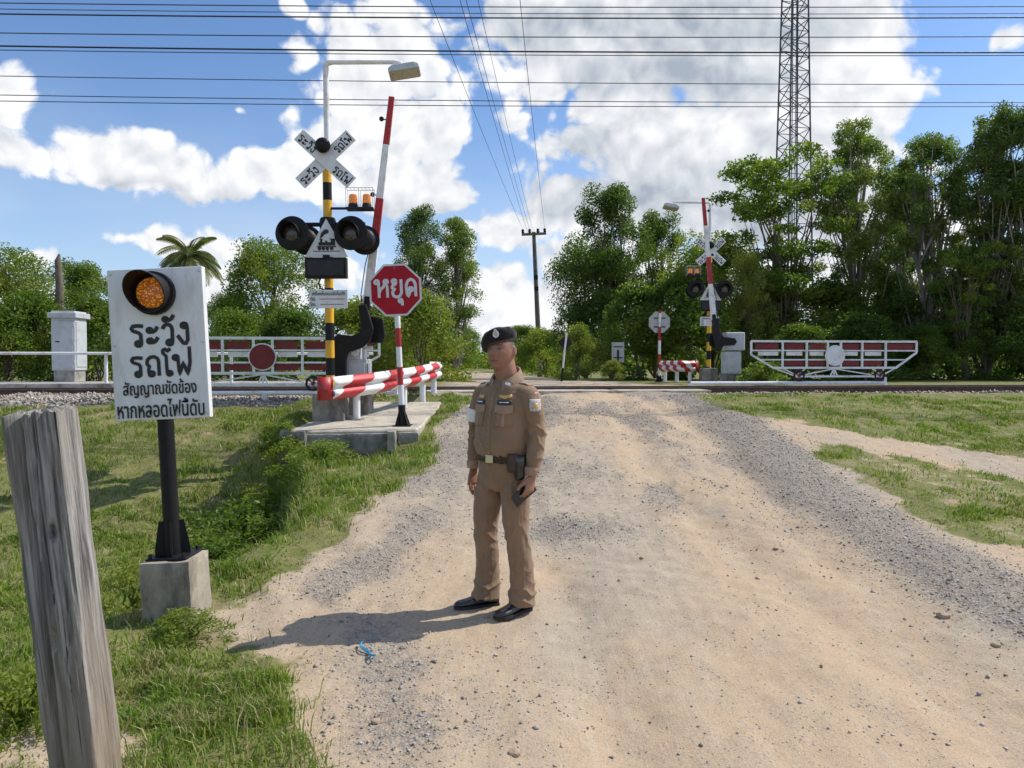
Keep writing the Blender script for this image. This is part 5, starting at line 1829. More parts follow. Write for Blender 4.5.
# blue twine and larger stones on the road
tw = []
for (sx, sy, n) in ((0, 0, 1), (.012, -.006, 2)):
    P = []
    for i in range(9):
        u = i / 8
        P.append(Vector((u * .10 + .012 * math.sin(u * 9 + n * 2), -u * .16 + .01 * math.cos(u * 7 + n), .012 + .012 * math.sin(u * 5 + n))) + Vector((sx, sy, 0)))
    tw.append(P)
b = MB()
for P in tw: b.tube(P, .0042, 6)
b.tube([tw[0][6], tw[0][6] + Vector((.03, -.03, .01)), tw[0][6] + Vector((.02, -.07, .004))], .003, 5)
tq = W(358, 652, 3.82)
twine = b.build('twine', mat('blue_plastic_twine', (.02, .25, .45), .5, var=.2), None, smooth=60)
twine.location = (tq.x, 3.86, z_at(tq.x, 3.82) + .004)
tag(twine, 'short frayed piece of blue plastic twine lying on the road edge', 'twine')
for (px, py, s_, lab) in ((210, 720, .055, 'pale grey stone on the grass edge at the lower left'), (376, 722, .04, 'small dark stone on the gravel below the blue twine'), (943, 617, .075, 'flat dark stone on the right side of the road'),
                          (996, 646, .05, 'grey stone near the right edge of the road'), (776, 549, .04, 'small dark lump in the middle of the right wheel track'), (515, 754, .05, 'grey stone at the bottom edge of the road')):
    # where the sight line meets the ground
    Yq = 4.0
    for it in range(30):
        q = W(px, py, Yq)
        Yq += (q.z - z_at(q.x, Yq)) * 1.2
    q = W(px, py, Yq)
    bm = bmesh.new()
    bmesh.ops.create_icosphere(bm, subdivisions=2, radius=s_ / 2)
    for vv in bm.verts:
        vv.co *= 1 + rng.normal(0, .10)
        vv.co.z *= .55
    me = bpy.data.meshes.new('stone'); bm.to_mesh(me); bm.free()
    me.materials.append(m_gravel_big if 'm_gravel_big' in globals() else m_ballast)
    so = link(bpy.data.objects.new('stone', me)); so.location = (q.x, q.y, q.z + s_ * .12); so.rotation_euler.z = rng.uniform(0, 6)
    tag(so, lab, 'stone')

# ---------------------------------------------------------------- the officer
from mathutils.bvhtree import BVHTree
MX, MYP = -.045, 4.45
YAW = R(-38)
person = thing('person', (MX, MYP, z_at(MX, MYP) - .004), 'officer in tan uniform and black beret standing on the road holding a phone', 'person', YAW)


def fabric(name, col, rough=.85):
    m, b, p = principled(name)
    tc = b.n('ShaderNodeTexCoord').outputs['Object']
    n = b.noise(tc, 5, 5, .6)
    c = b.mix(b.ramp(n, .3, .7), tuple(q * .88 for q in col), tuple(q * 1.1 for q in col))
    b.put(p.inputs['Base Color'], c)
    p.inputs['Roughness'].default_value = rough
    p.inputs['Specular IOR Level'].default_value = .25
    p.inputs['Sheen Weight'].default_value = .15
    bn = b.n('ShaderNodeBump'); bn.inputs['Strength'].default_value = .6; bn.inputs['Distance'].default_value = .014
    b.put(bn.inputs['Height'], b.noise(b.v('MULTIPLY', tc, (1, 1, .55)), 19, 5, .6, 1.2))
    b.put(p.inputs['Normal'], bn.outputs[0])
    return m


m_khaki = fabric('tan_uniform_cloth', (.252, .165, .102))
m_khaki_hi = fabric('lightened_tan_uniform_trim', (.34, .23, .16))  # lighter copy of the uniform cloth; on the collar it paints in sunlight
m_felt = fabric('black_felt', (.016, .016, .019), .95)
m_leather = mat('dark_brown_leather', (.035, .017, .012), .4, var=.3)
m_shoe = mat('polished_black_leather', (.012, .012, .013), .18, var=.2, coat=.5)
m_brass = mat('polished_silver_brass', (.75, .68, .52), .3, metal=.9, var=.1)
m_silverbadge = mat('silver_badge', (.70, .68, .66), .35, metal=.6, var=.25, scale=60)
m_tag = mat('black_name_tag', (.02, .02, .022), .4)
m_patch = mat('white_embroidered_patch', (.50, .45, .43), .8, var=.45, scale=120)
m_band = mat('white_cloth_band', (.80, .80, .80), .85, var=.06)
m_gold = mat('gold_thread', (.62, .42, .14), .45, metal=.5, var=.2, scale=60)
m_phone = mat('black_phone', (.012, .012, .014), .2, var=.2, coat=.4)


def rings_mesh(rings):
    """closed loft through rings of equal point counts"""
    n = len(rings[0])
    vs = [tuple(p) for r in rings for p in r]
    fs = []
    for i in range(len(rings) - 1):
        for k in range(n):
            j = (k + 1) % n
            fs.append((i * n + k, i * n + j, (i + 1) * n + j, (i + 1) * n + k))
    fs.append(tuple(reversed(range(n))))
    fs.append(tuple((len(rings) - 1) * n + k for k in range(n)))
    return vs, fs


def spline(pts, k):
    """Catmull-Rom resampling of rows of numbers"""
    P = np.array(pts, float)
    P = np.vstack([2 * P[0] - P[1], P, 2 * P[-1] - P[-2]])
    out = []
    for i in range(1, len(P) - 2):
        for j in range(k):
            t = j / k
            out.append(.5 * ((2 * P[i]) + (-P[i - 1] + P[i + 1]) * t + (2 * P[i - 1] - 5 * P[i] + 4 * P[i + 1] - P[i + 2]) * t * t + (-P[i - 1] + 3 * P[i] - 3 * P[i + 1] + P[i + 2]) * t ** 3))
    out.append(P[-2])
    return np.array(out)


def loft_z(rows, n=40, k=4, sq=2.3):
    """rows of (z, rx, ry, cx, cy)"""
    rr = []
    for (z, rx, ry, cx, cy) in spline(rows, k):
        ring = []
        for i in range(n):
            a = 2 * math.pi * i / n
            c, s = math.cos(a), math.sin(a)
            m_ = (abs(c) ** sq + abs(s) ** sq) ** (-1 / sq)
            ring.append((cx + c * m_ * rx, cy + s * m_ * ry, z))
        rr.append(ring)
    return rings_mesh(rr)


def limb(rows, n=20, k=4):
    """rows of (x, y, z, rx, ry) along a limb"""
    S_ = spline(rows, k)
    rr = []
    for i, (x, y, z, ra, rb) in enumerate(S_):
        a, c = S_[max(0, i - 1)][:3], S_[min(len(S_) - 1, i + 1)][:3]
        d = Vector(c - a).normalized()
        u = Vector((1, 0, 0)); u = (u - d * u.dot(d)).normalized()
        w = d.cross(u)
        rr.append([tuple(Vector((x, y, z)) + u * math.cos(2 * math.pi * q / n) * ra + w * math.sin(2 * math.pi * q / n) * rb) for q in range(n)])
    return rings_mesh(rr)


def fuse(parts, voxel, smooth, name, material, disp=None, parent=None, post=None):
    b = MB()
    for vs, fs in parts: b.add(vs, fs)
    me = bpy.data.meshes.new(name); me.from_pydata(b.v, [], b.f)
    bm = bmesh.new(); bm.from_mesh(me); bmesh.ops.recalc_face_normals(bm, faces=bm.faces); bm.to_mesh(me); bm.free()
    o = bpy.data.objects.new(name, me); COL.objects.link(o)
    r = o.modifiers.new('r', 'REMESH'); r.mode = 'VOXEL'; r.voxel_size = voxel; r.use_smooth_shade = True
    if smooth:
        s = o.modifiers.new('s', 'SMOOTH'); s.factor = .5; s.iterations = smooth
    dg = bpy.context.evaluated_depsgraph_get()
    m2 = bpy.data.meshes.new_from_object(o.evaluated_get(dg))
    bpy.data.objects.remove(o)
    n = len(m2.vertices)
    co = np.empty(n * 3, np.float32); m2.vertices.foreach_get('co', co); co = co.reshape(-1, 3).astype(float)
    no = np.empty(n * 3, np.float32); m2.vertices.foreach_get('normal', no); no = no.reshape(-1, 3).astype(float)
    if disp is not None:
        co = co + no * disp(co, no)[:, None]
        m2.vertices.foreach_set('co', co.astype(np.float32).ravel())
    m2.polygons.foreach_set('use_smooth', np.ones(len(m2.polygons), dtype=bool))
    m2.materials.clear(); m2.materials.append(material)
    m2.name = name
    m2.update()
    ob = bpy.data.objects.new(name, m2)
    link(ob, parent)
    if post: post(ob, co)
    return ob


# ---- head
HC = Vector((-.004, -.024, 1.585))
HYAW = R(6)


def head_shape():
    n, m = 110, 76
    th = np.linspace(0, 2 * np.pi, n, endpoint=False)
    ph = np.linspace(0.02, np.pi - .02, m)
    TH, PH = np.meshgrid(th, ph)
    d = np.stack([np.sin(PH) * np.cos(TH), np.sin(PH) * np.sin(TH), np.cos(PH)], -1)
    p = d * np.array([.080, .098, .120])
    x, y, z = p[..., 0], p[..., 1], p[..., 2]
    low = sstep(-.015, -.115, z)
    x = x * (1 - .05 * low)
    y = np.where(y < 0, y * (1 - .02 * low), y * (1 - .34 * low))
    y = y - .010 * low
    z = z - .006 * low
    front = sstep(.2, -.5, d[..., 1])
    G = lambda cx, cz, wx, wz: np.exp(-((x - cx) / wx) ** 2 - ((z - cz) / wz) ** 2) * front
    f = np.zeros_like(x)
    # flatten the face a little, then lay the features on it
    f -= .006 * G(0, .0, .06, .09)
    ridge = np.clip((.036 - z) / .056, 0, 1) * (z < .04)
    f += .024 * np.exp(-(x / (.0095 + .006 * ridge)) ** 2) * front * np.where(z > -.020, np.clip(ridge, 0, 1) ** 1.1, np.exp(-((z + .020) / .0085) ** 2))
    f += .009 * (G(.0155, -.023, .0085, .0085) + G(-.0155, -.023, .0085, .0085))
    f += .008 * (G(.03, .037, .022, .008) + G(-.03, .037, .022, .008))
    f -= .012 * (G(.032, .017, .017, .0105) + G(-.032, .017, .017, .0105))
    f += .0055 * (G(.032, .014, .011, .007) + G(-.032, .014, .011, .007))
    f += .007 * (G(.047, -.014, .02, .02) + G(-.047, -.014, .02, .02))
    f += .006 * (G(.05, -.055, .022, .025) + G(-.05, -.055, .022, .025))
    f += .007 * G(0, -.0515, .022, .006) - .005 * G(0, -.0575, .024, .0025) + .0075 * G(0, -.0640, .018, .006)
    f -= .004 * G(0, -.077, .02, .006) + .0
    f += .010 * G(0, -.097, .024, .016)
    f -= .003 * (G(.026, -.036, .006, .016) + G(-.026, -.036, .006, .016))
    y = y - f
    P = np.stack([x, y, z], -1)
    c, s = math.cos(HYAW), math.sin(HYAW)
    P = np.stack([P[..., 0] * c - P[..., 1] * s, P[..., 0] * s + P[..., 1] * c, P[..., 2]], -1) + np.array(HC)
    return rings_mesh([[tuple(q) for q in row] for row in P])


def ell(c, r, n=16, m=10, rot=None):
    b = MB().sphere((0, 0, 0), 1.0, n, m)
    M3 = Euler(rot).to_matrix() if rot else Matrix.Identity(3)
    return [tuple(Vector(c) + M3 @ Vector((q[0] * r[0], q[1] * r[1], q[2] * r[2]))) for q in b.v], list(b.f)


def hand(w, side, bends, spread, thumb, fwd=0.0):
    """side=+1 his left; palm faces the thigh"""
    parts = []
    w = Vector(w)
    M3 = Matrix.Rotation(fwd, 3, 'X')
    T = lambda p: w + M3 @ Vector((p[0] * side, p[1], p[2]))
    parts.append(limb([(*T((0, 0, .03)), .024, .030), (*T((0, 0, 0)), .021, .028), (*T((0, -.002, -.035)), .018, .038), (*T((-.002, -.002, -.07)), .016, .042), (*T((-.004, 0, -.095)), .013, .038)], 16, 3))
    for (y0, z0, segs, r), bd in zip(((-.033, -.088, (.042, .026, .02), .0088), (-.011, -.094, (.047, .030, .021), .0092), (.011, -.092, (.043, .028, .02), .0088), (.031, -.083, (.034, .021, .018), .0078)), bends):
        a = 0
        p = Vector((-.003, y0, z0 + .018))
        rows = [(*T(p), r * 1.05, r * 1.05)]
        q = Vector((-.003, y0 * (1 + spread * .1), z0))
        rows.append((*T(q), r * 1.05, r * 1.05))
        for s_, b_ in zip(segs, bd):
            a += b_
            q = q + Vector((-math.sin(a), y0 * spread, -math.cos(a))) * s_
            r *= .93
            rows.append((*T(q), r, r))
        parts.append(limb(rows, 10, 3))
    q = Vector((-.004, -.024, -.022))
    rows = [(*T(q), .013, .014)]
    for s_, dv, r in zip((.040, .030, .026), thumb, (.0125, .0105, .009)):
        q = q + Vector(dv).normalized() * s_
        rows.append((*T(q), r, r))
    parts.append(limb(rows, 10, 3))
    return parts


LW, RW = (.228, -.028, .850), (-.245, -.004, .850)
parts = [head_shape()]
for sg in (-1, 1):
    c, s = math.cos(HYAW), math.sin(HYAW)
    ex, ey = sg * .080, .012
    parts.append(ell((HC.x + ex * c - ey * s, HC.y + ex * s + ey * c, HC.z - .002), (.012, .021, .033), rot=(R(-8), 0, HYAW + sg * R(-22))))
parts.append(limb([(.008, .012, 1.36, .070, .068), (.008, .012, 1.42, .070, .068), (.002, -.002, 1.48, .069, .068), (-.004, -.008, 1.54, .066, .068)], 24, 4))
parts.append(loft_z([(.78, .13, .10, 0, 0), (.95, .135, .10, 0, 0), (1.15, .145, .105, 0, 0), (1.30, .150, .095, 0, .005), (1.37, .10, .07, 0, .01), (1.41, .05, .05, .005, .012)], 30, 3))
parts.append(limb([(.12, .01, 1.34, .05, .05), (.20, .012, 1.31, .048, .05), (.225, .018, 1.19, .040, .042), (.237, .02, 1.085, .035, .037), (.232, -.005, .96, .033, .035), (*LW, .023, .029)], 16, 4))
parts.append(limb([(-.12, .01, 1.34, .05, .05), (-.20, .012, 1.31, .048, .05), (-.232, .022, 1.19, .040, .042), (-.250, .03, 1.085, .035, .037), (-.250, .012, .96, .033, .035), (*RW, .023, .029)], 16, 4))
parts.append(limb([(.085, 0, .86, .07, .08), (.09, -.005, .62, .066, .072), (.102, -.008, .47, .05, .055), (.109, .018, .30, .045, .05), (.110, .04, .09, .035, .04), (.106, .0, .05, .035, .035)], 18, 4))
parts.append(limb([(-.085, 0, .86, .07, .08), (-.115, -.02, .62, .066, .072), (-.124, -.030, .47, .05, .055), (-.129, -.01, .30, .045, .05), (-.132, .0, .09, .035, .04), (-.138, -.03, .05, .035, .035)], 18, 4))
g6 = (R(35), R(48), R(35))
parts += hand(LW, 1, [(R(30), R(50), R(35)), (R(40), R(62), R(40)), (R(48), R(66), R(45)), (R(52), R(66), R(45))], .10, [(-.35, -.55, -.75), (-.45, -.45, -.75), (-.35, -.2, -.9)], R(-14))
parts += hand(RW, -1, [(R(14), R(22), R(16)), (R(18), R(28), R(18)), (R(22), R(32), R(20)), (R(26), R(34), R(22))], .08, [(-.25, -.6, -.8), (-.2, -.35, -.95), (-.1, -.2, -1)], R(-8))

m_skin, b, p = principled('sun_tanned_skin')
vc = b.n('ShaderNodeVertexColor', layer_name='tone').outputs['Color']
tc = b.n('ShaderNodeTexCoord').outputs['Object']
b.put(p.inputs['Base Color'], b.mix(b.m('MULTIPLY', b.ramp(b.noise(tc, 40, 4, .6), .35, .7), .25), vc, (.24, .115, .075)))
p.inputs['Roughness'].default_value = .5
p.inputs['Specular IOR Level'].default_value = .4
p.inputs['Subsurface Weight'].default_value = .12
p.inputs['Subsurface Radius'].default_value = (.012, .004, .002)
p.inputs['Subsurface Scale'].default_value = .5


def skin_tone(o, co):
    c, s = math.cos(-HYAW), math.sin(-HYAW)
    q = co - np.array(HC)
    x, y, z = q[:, 0] * c - q[:, 1] * s, q[:, 0] * s + q[:, 1] * c, q[:, 2]
    n = len(co)
    col = np.tile(np.array([.335, .172, .110]), (n, 1))
    col *= (1 + .12 * (fbm(co[:, 0] * 30 + co[:, 1] * 20, co[:, 2] * 30, 1, 3) - .5))[:, None]
    face = (y < -.03) & (z > -.13)
    def put(w, rgb):
        w = (w * face)[:, None]
        col[:] = col * (1 - w) + np.array(rgb) * w
    g = lambda cx, cz, wx, wz, pw=4: np.exp(-np.abs((x - cx) / wx) ** pw - np.abs((z - cz) / wz) ** pw)
    for sg in (-1, 1):
        put(g(sg * .033, .0365 - 0, .021, .0055, 2) * 1.0, (.03, .022, .018))
        put(g(sg * .0325, .0155, .0165, .0050) * .95, (.05, .032, .026))
        put(g(sg * .043, .0145, .004, .0028) * .5, (.5, .45, .42)); put(g(sg * .024, .0145, .004, .0028) * .5, (.5, .45, .42))
        put(g(sg * .010, -.029, .004, .003) * .8, (.10, .04, .03))
    put(g(0, -.057, .024, .011, 3) * .65, (.27, .10, .085))
    put(g(0, -.0575, .025, .0030) * .95, (.10, .035, .03))
    put(g(0, -.012, .05, .02, 2) * .25, (.40, .17, .11))
    # cropped hair at the sides and back, under the beret
    hw_ = np.clip(sstep(.0, .03, z) * sstep(-.045, .0, y) + sstep(.03, .06, y) * sstep(-.05, -.02, z), 0, 1) * (z > -.07) * (np.abs(q[:, 0]) < .2)
    hw_ = hw_ * .8 * (z < .2)
    col[:] = col * (1 - hw_[:, None]) + np.array([.06, .045, .038]) * hw_[:, None]
    at = o.data.color_attributes.new('tone', 'FLOAT_COLOR', 'POINT')
    at.data.foreach_set('color', np.concatenate([col, np.ones((n, 1))], 1).astype(np.float32).ravel())


body = fuse(parts, .0036, 2, 'body', m_skin, None, person, skin_tone)

# ---- trousers
def crease(s, k=.6):
    """sharp-ridged wave for folded cloth"""
    return 1.2 * (.62 - np.abs(np.sin(np.pi * s)) ** k)


def fold_trousers(co, no):
    x, y, z = co.T
    ang = np.arctan2(y, x - np.where(x > -.02, .10, -.125))
    w = (fbm(x * 9 + y * 6, z * 5, 1, 3, 3) - .5)
    d = .0070 * crease((z * 9 + .35 * ang + w * 2.2)) * np.exp(-((z - .46) / .10) ** 2)
    d += .013 * crease((z * 12.5 + .22 * ang + w * 1.6 + .2)) * np.exp(-((z - .115) / .07) ** 2)
    d += .006 * crease((z * 7 - .5 * ang + w * 2)) * np.exp(-((z - .27) / .10) ** 2)
    d += .010 * (fbm((x + y * .8) * 26, z * 4.5, 1, 3, 7) - .5)
    d += .008 * np.exp(-((np.abs(ang + 1.57)) / .10) ** 2) * (z < .80)                 # pressed crease in front
    d += .006 * np.sin(6.283 * ((x + .03) * 9 + z * 9 + w)) * np.exp(-((z - .74) / .06) ** 2) * (y < 0)
    d -= .004 * sstep(.12, .06, z) * 0
    return d


tp = [loft_z([(.965, .152, .116, 0, -.004), (.93, .158, .122, 0, -.004), (.87, .170, .132, 0, .004), (.80, .172, .130, -.004, .008), (.745, .150, .110, -.012, .006)], 40, 4)]
tp.append(limb([(.082, .0, .86, .085, .105), (.090, -.002, .74, .086, .102), (.093, -.010, .60, .080, .088), (.102, -.008, .47, .070, .076), (.108, .014, .34, .069, .076), (.110, .032, .20, .072, .082), (.110, .034, .10, .079, .092), (.108, .030, .045, .080, .098)], 28, 5))
tp.append(limb([(-.082, .0, .86, .085, .105), (-.105, -.012, .74, .086, .100), (-.122, -.026, .60, .080, .088), (-.124, -.030, .47, .070, .076), (-.128, -.014, .34, .069, .076), (-.130, -.006, .20, .072, .082), (-.132, -.014, .10, .080, .092), (-.134, -.020, .055, .081, .098)], 28, 5))
trousers = fuse(tp, .0052, 4, 'trousers', m_khaki, fold_trousers, person)

# ---- shirt
def fold_shirt(co, no):
    x, y, z = co.T
    arm = sstep(.175, .20, np.abs(x)) * (z < 1.33)
    ang = np.arctan2(y - .01, np.abs(x) - .235)
    w = (fbm(x * 8 + y * 7, z * 6, 1, 3, 5) - .5)
    d = arm * .0065 * crease((z * 11 + .4 * ang + w * 2.4)) * (.5 + np.exp(-((z - 1.09) / .08) ** 2))
    d += arm * .006 * crease((z * 16 + .25 * ang + w * 2)) * np.exp(-((z - .90) / .05) ** 2)
    t = 1 - arm
    d += t * .0075 * crease((x * 8 + z * 6 + w * 2.0)) * np.exp(-((z - 1.02) / .07) ** 2)
    d += t * .005 * crease((z * 9 - np.abs(x) * 10 + w * 2)) * np.exp(-((z - 1.24) / .08) ** 2) * sstep(.06, .15, np.abs(x))
    d += .013 * (fbm((x - y * .6) * 17, z * 7, 1, 3, 9) - .5)
    return d


sp_ = [loft_z([(.945, .156, .120, 0, -.006), (.965, .170, .134, 0, -.012), (1.02, .178, .146, 0, -.018), (1.10, .178, .142, 0, -.016), (1.20, .184, .136, 0, -.008), (1.28, .188, .128, 0, 0), (1.335, .168, .112, 0, .006), (1.378, .140, .096, .002, .010), (1.405, .100, .074, .005, .016), (1.418, .075, .06, .005, .02)], 44, 5)]
sp_.append(limb([(.12, .008, 1.335, .058, .072), (.168, .010, 1.322, .064, .074), (.200, .012, 1.27, .062, .070), (.219, .016, 1.19, .058, .063), (.232, .020, 1.085, .052, .056), (.233, -.004, .97, .049, .052), (.230, -.022, .885, .043, .047), (.229, -.027, .865, .040, .044)], 26, 5))
sp_.append(limb([(-.12, .008, 1.335, .058, .072), (-.168, .010, 1.322, .064, .074), (-.202, .012, 1.27, .062, .070), (-.232, .022, 1.20, .059, .064), (-.250, .030, 1.085, .052, .056), (-.250, .012, .97, .049, .052), (-.246, .000, .885, .043, .047), (-.245, -.002, .865, .040, .044)], 26, 5))
shirt = fuse(sp_, .0052, 4, 'shirt', m_khaki, fold_shirt, person)


def bvh_of(o):
    me = o.data
    return BVHTree.FromPolygons([v_.co.copy() for v_ in me.vertices], [tuple(p_.vertices) for p_ in me.polygons])


bv_s = bvh_of(shirt)
bv_t = bvh_of(trousers)


def applique(bv, name, material, c, w, h, off=.003, thick=.003, view=(0, 1, 0), roll=0.0, shape=None, nx=9, nz=7, parent=None):
    """cloth or metal piece laid on the garment: a w by h patch around point c, projected along view"""
    view = Vector(view).normalized()
    u = view.cross(Vector((0, 0, 1))).normalized()
    q = Vector((0, 0, 1))
    q = (q - view * q.dot(view)).normalized()
    u, q = u * math.cos(roll) + q * math.sin(roll), q * math.cos(roll) - u * math.sin(roll)
    vs = []
    for j in range(nz):
        for i in range(nx):
            a, e = (i / (nx - 1) - .5), (j / (nz - 1) - .5)
            if shape: a, e = shape(a, e)
            o_ = Vector(c) - view * .4 + u * a * w + q * e * h
            hit, nrm, _, _ = bv.ray_cast(o_, view)
            if hit is None: hit, nrm = Vector(c) + u * a * w + q * e * h, -view
            vs.append(hit - view * off)
    fs = [(j * nx + i, j * nx + i + 1, (j + 1) * nx + i + 1, (j + 1) * nx + i) for j in range(nz - 1) for i in range(nx - 1)]
    ob = MB().add(vs, fs).build(name, material, parent or shirt, smooth=70)
    s_ = ob.modifiers.new('thick', 'SOLIDIFY'); s_.thickness = thick; s_.offset = 0
    return ob


applique(bv_s, 'button_placket', m_khaki, (.0, -.1, 1.165), .034, .40, .002, .003, nx=4, nz=22)
for zq in (1.02, 1.09, 1.16, 1.23, 1.30):
    applique(bv_s, 'button', m_khaki_hi, (0, -.1, zq), .011, .011, .005, .003, nx=4, nz=4)
for sg in (-1, 1):
    v_ = (-.25 * sg, 1, 0)
    pk = applique(bv_s, 'pocket', m_khaki, (sg * .088, -.1, 1.195), .105, .115, .004, .004, v_)
    applique(bv_s, 'pocket_pleat', m_khaki_hi, (sg * .088, -.1, 1.18), .02, .085, .007, .003, v_, parent=pk)
    applique(bv_s, 'pocket_flap', m_khaki_hi, (sg * .088, -.1, 1.243), .112, .042, .008, .004, v_, shape=lambda a, e: (a, e if e > -.4 else e - .35 * (1 - abs(a) * 2)))
    applique(bv_s, 'name_tag', m_tag, (sg * .088, -.1, 1.281), .088, .022, .009, .004, v_)
    applique(bv_s, 'name_tag_print', m_silverbadge, (sg * .088, -.1, 1.281), .060, .006, .0125, .001, v_)
applique(bv_s, 'wing_badge', m_gold, (.09, -.1, 1.314), .075, .020, .008, .004, (-.25, 1, 0), shape=lambda a, e: (a, e * (1 - .5 * abs(a)) + .8 * abs(a) - .2))
applique(bv_s, 'ribbon_bar', m_gold, (-.09, -.1, 1.312), .05, .022, .007, .003, (.25, 1, 0))
applique(bv_s, 'sleeve_patch', m_patch, (.22, 0, 1.265), .070, .072, .004, .004, (-.75, .65, 0), shape=lambda a, e: (a * (1 if e > -.2 else 1 - .5 * (-.2 - e)), e))
applique(bv_s, 'sleeve_patch_print', m_gold, (.22, 0, 1.262), .030, .026, .007, .002, (-.75, .65, 0))
# epaulettes
for sg in (-1, 1):
    b = MB()
    rr = []
    for i in range(7):
        u = i / 6
        x = sg * (.085 + .105 * u)
        hit = bv_s.ray_cast(Vector((x, .012, 1.6)), Vector((0, 0, -1)))[0]
        rr.append((hit.x, hit.z + .004))
    vs = []
    for (x, z) in rr: vs += [(x, -.012, z), (x, .036, z)]
    ob = b.add(vs, [(2 * i, 2 * i + 1, 2 * i + 3, 2 * i + 2) for i in range(6)]).build('epaulette', m_khaki_hi, shirt)
    s_ = ob.modifiers.new('thick', 'SOLIDIFY'); s_.thickness = .005
# white band on his right arm
bandv, bandf = limb([(-.2235, .0175, 1.235, .069, .074), (-.2295, .0215, 1.20, .0685, .073), (-.236, .024, 1.150, .066, .071)], 26, 3)
MB().add(bandv, bandf).build('arm_band', m_band, person, smooth=60)
# turned-up cuffs
for w_, sg in ((LW, 1), (RW, -1)):
    cv, cf = limb([(w_[0] + sg * .000, w_[1] + .003, w_[2] + .050, .045, .050), (w_[0], w_[1] + .001, w_[2] + .030, .045, .049), (w_[0], w_[1], w_[2] + .002, .040, .045)], 24, 3)
    MB().add(cv, cf).build('cuff', m_khaki_hi, shirt, smooth=50)

# collar: two pointed leaves round the neck
def collar(sg):
    vs = []
    nn = 12
    for i in range(nn + 1):
        u = i / nn
        a = math.pi / 2 - u * math.pi * .88                # from the nape round to the throat
        cx, cy = .008 + sg * math.cos(a) * .080, .008 + math.sin(a) * .080
        ox, oy = .008 + sg * math.cos(a) * (.104 + .022 * u), .004 + math.sin(a) * (.098 + .028 * u)
        zt = 1.496 - .098 * u ** 1.5
        drop = .048 + .062 * u ** 3
        vs += [(cx, cy, zt - .060), (cx, cy, zt), (cx + (ox - cx) * .25, cy + (oy - cy) * .25, zt + .002), (ox + sg * .022 * u ** 4, oy, zt - drop)]
    fs = []
    for i in range(nn):
        for k in range(3): fs.append((i * 4 + k, i * 4 + k + 1, i * 4 + k + 5, i * 4 + k + 4))
    ob = MB().add(vs, fs).build('collar', m_khaki_hi, shirt, smooth=60)  # leaf colour lightened to look sunlit
    s_ = ob.modifiers.new('thick', 'SOLIDIFY'); s_.thickness = .004
    a = math.pi / 2 - .86 * math.pi * .88
    bx, by = .008 + sg * math.cos(a) * .112, .006 + math.sin(a) * .112
    MB().box((bx + sg * .006, by - .010, 1.388), (.034, .008, .018), (R(-25), sg * R(20), sg * R(35))).build('rank_pin', m_silverbadge, ob, bevel=.002)


collar(1); collar(-1)

# belt, buckle, pouch
bvs, bfs = [], []
rr = []
for z_, k_ in ((.918, 1.0), (.922, 1.035), (.962, 1.035), (.966, 1.0)):
    ring = []
    for i in range(56):
        a = 2 * math.pi * i / 56
        c, s = math.cos(a), math.sin(a)
        m_ = (abs(c) ** 2.3 + abs(s) ** 2.3) ** (-1 / 2.3)
        ring.append((c * m_ * .168 * k_, -.004 + s * m_ * .132 * k_, z_))
    rr.append(ring)
bvs, bfs = rings_mesh(rr)
belt = MB().add(bvs, bfs).build('belt', m_leather, person, smooth=50)
MB().box((-.002, -.1455, .942), (.056, .010, .048)).build('buckle', m_brass, belt, bevel=.006, seg=2)
MB().box((.075, -.131, .942), (.016, .012, .052), (0, 0, R(22))).build('belt_keeper', m_leather, belt, bevel=.002)
pouch = MB()
prf = []
pz = [(.978, .030, .020), (.970, .036, .026), (.93, .038, .030), (.88, .036, .029), (.845, .030, .024), (.835, .022, .016)]
pv, pf = loft_z([(z_, a_, b_, 0, 0) for z_, a_, b_ in pz], 24, 3, 3.5)
pch = MB().add(pv, pf).build('belt_pouch', m_shoe, person, smooth=60)
pch.location = (.172, -.072, -.012); pch.rotation_euler = (0, 0, R(58)); pch.scale = (.9, .85, 1)
pv2 = MB().box((.150, -.108, .925), (.07, .020, .11), (0, 0, R(40))).build('holster', m_leather, person, bevel=.008)

# phone in his left hand
ph_ = MB().box((0, 0, 0), (.009, .165, .076)).build('phone', m_phone, None, bevel=.004, seg=2)
M4 = Matrix.Rotation(YAW, 4, 'Z')
pl = Vector((.198, -.066, .745))
ph_.matrix_world = Matrix.Translation(person.location) @ M4 @ Matrix.Translation(pl) @ Matrix.Rotation(R(-22), 4, 'Z') @ Matrix.Rotation(R(34), 4, 'X')
tag(ph_, "black phone held in the officer's lowered left hand", 'phone')

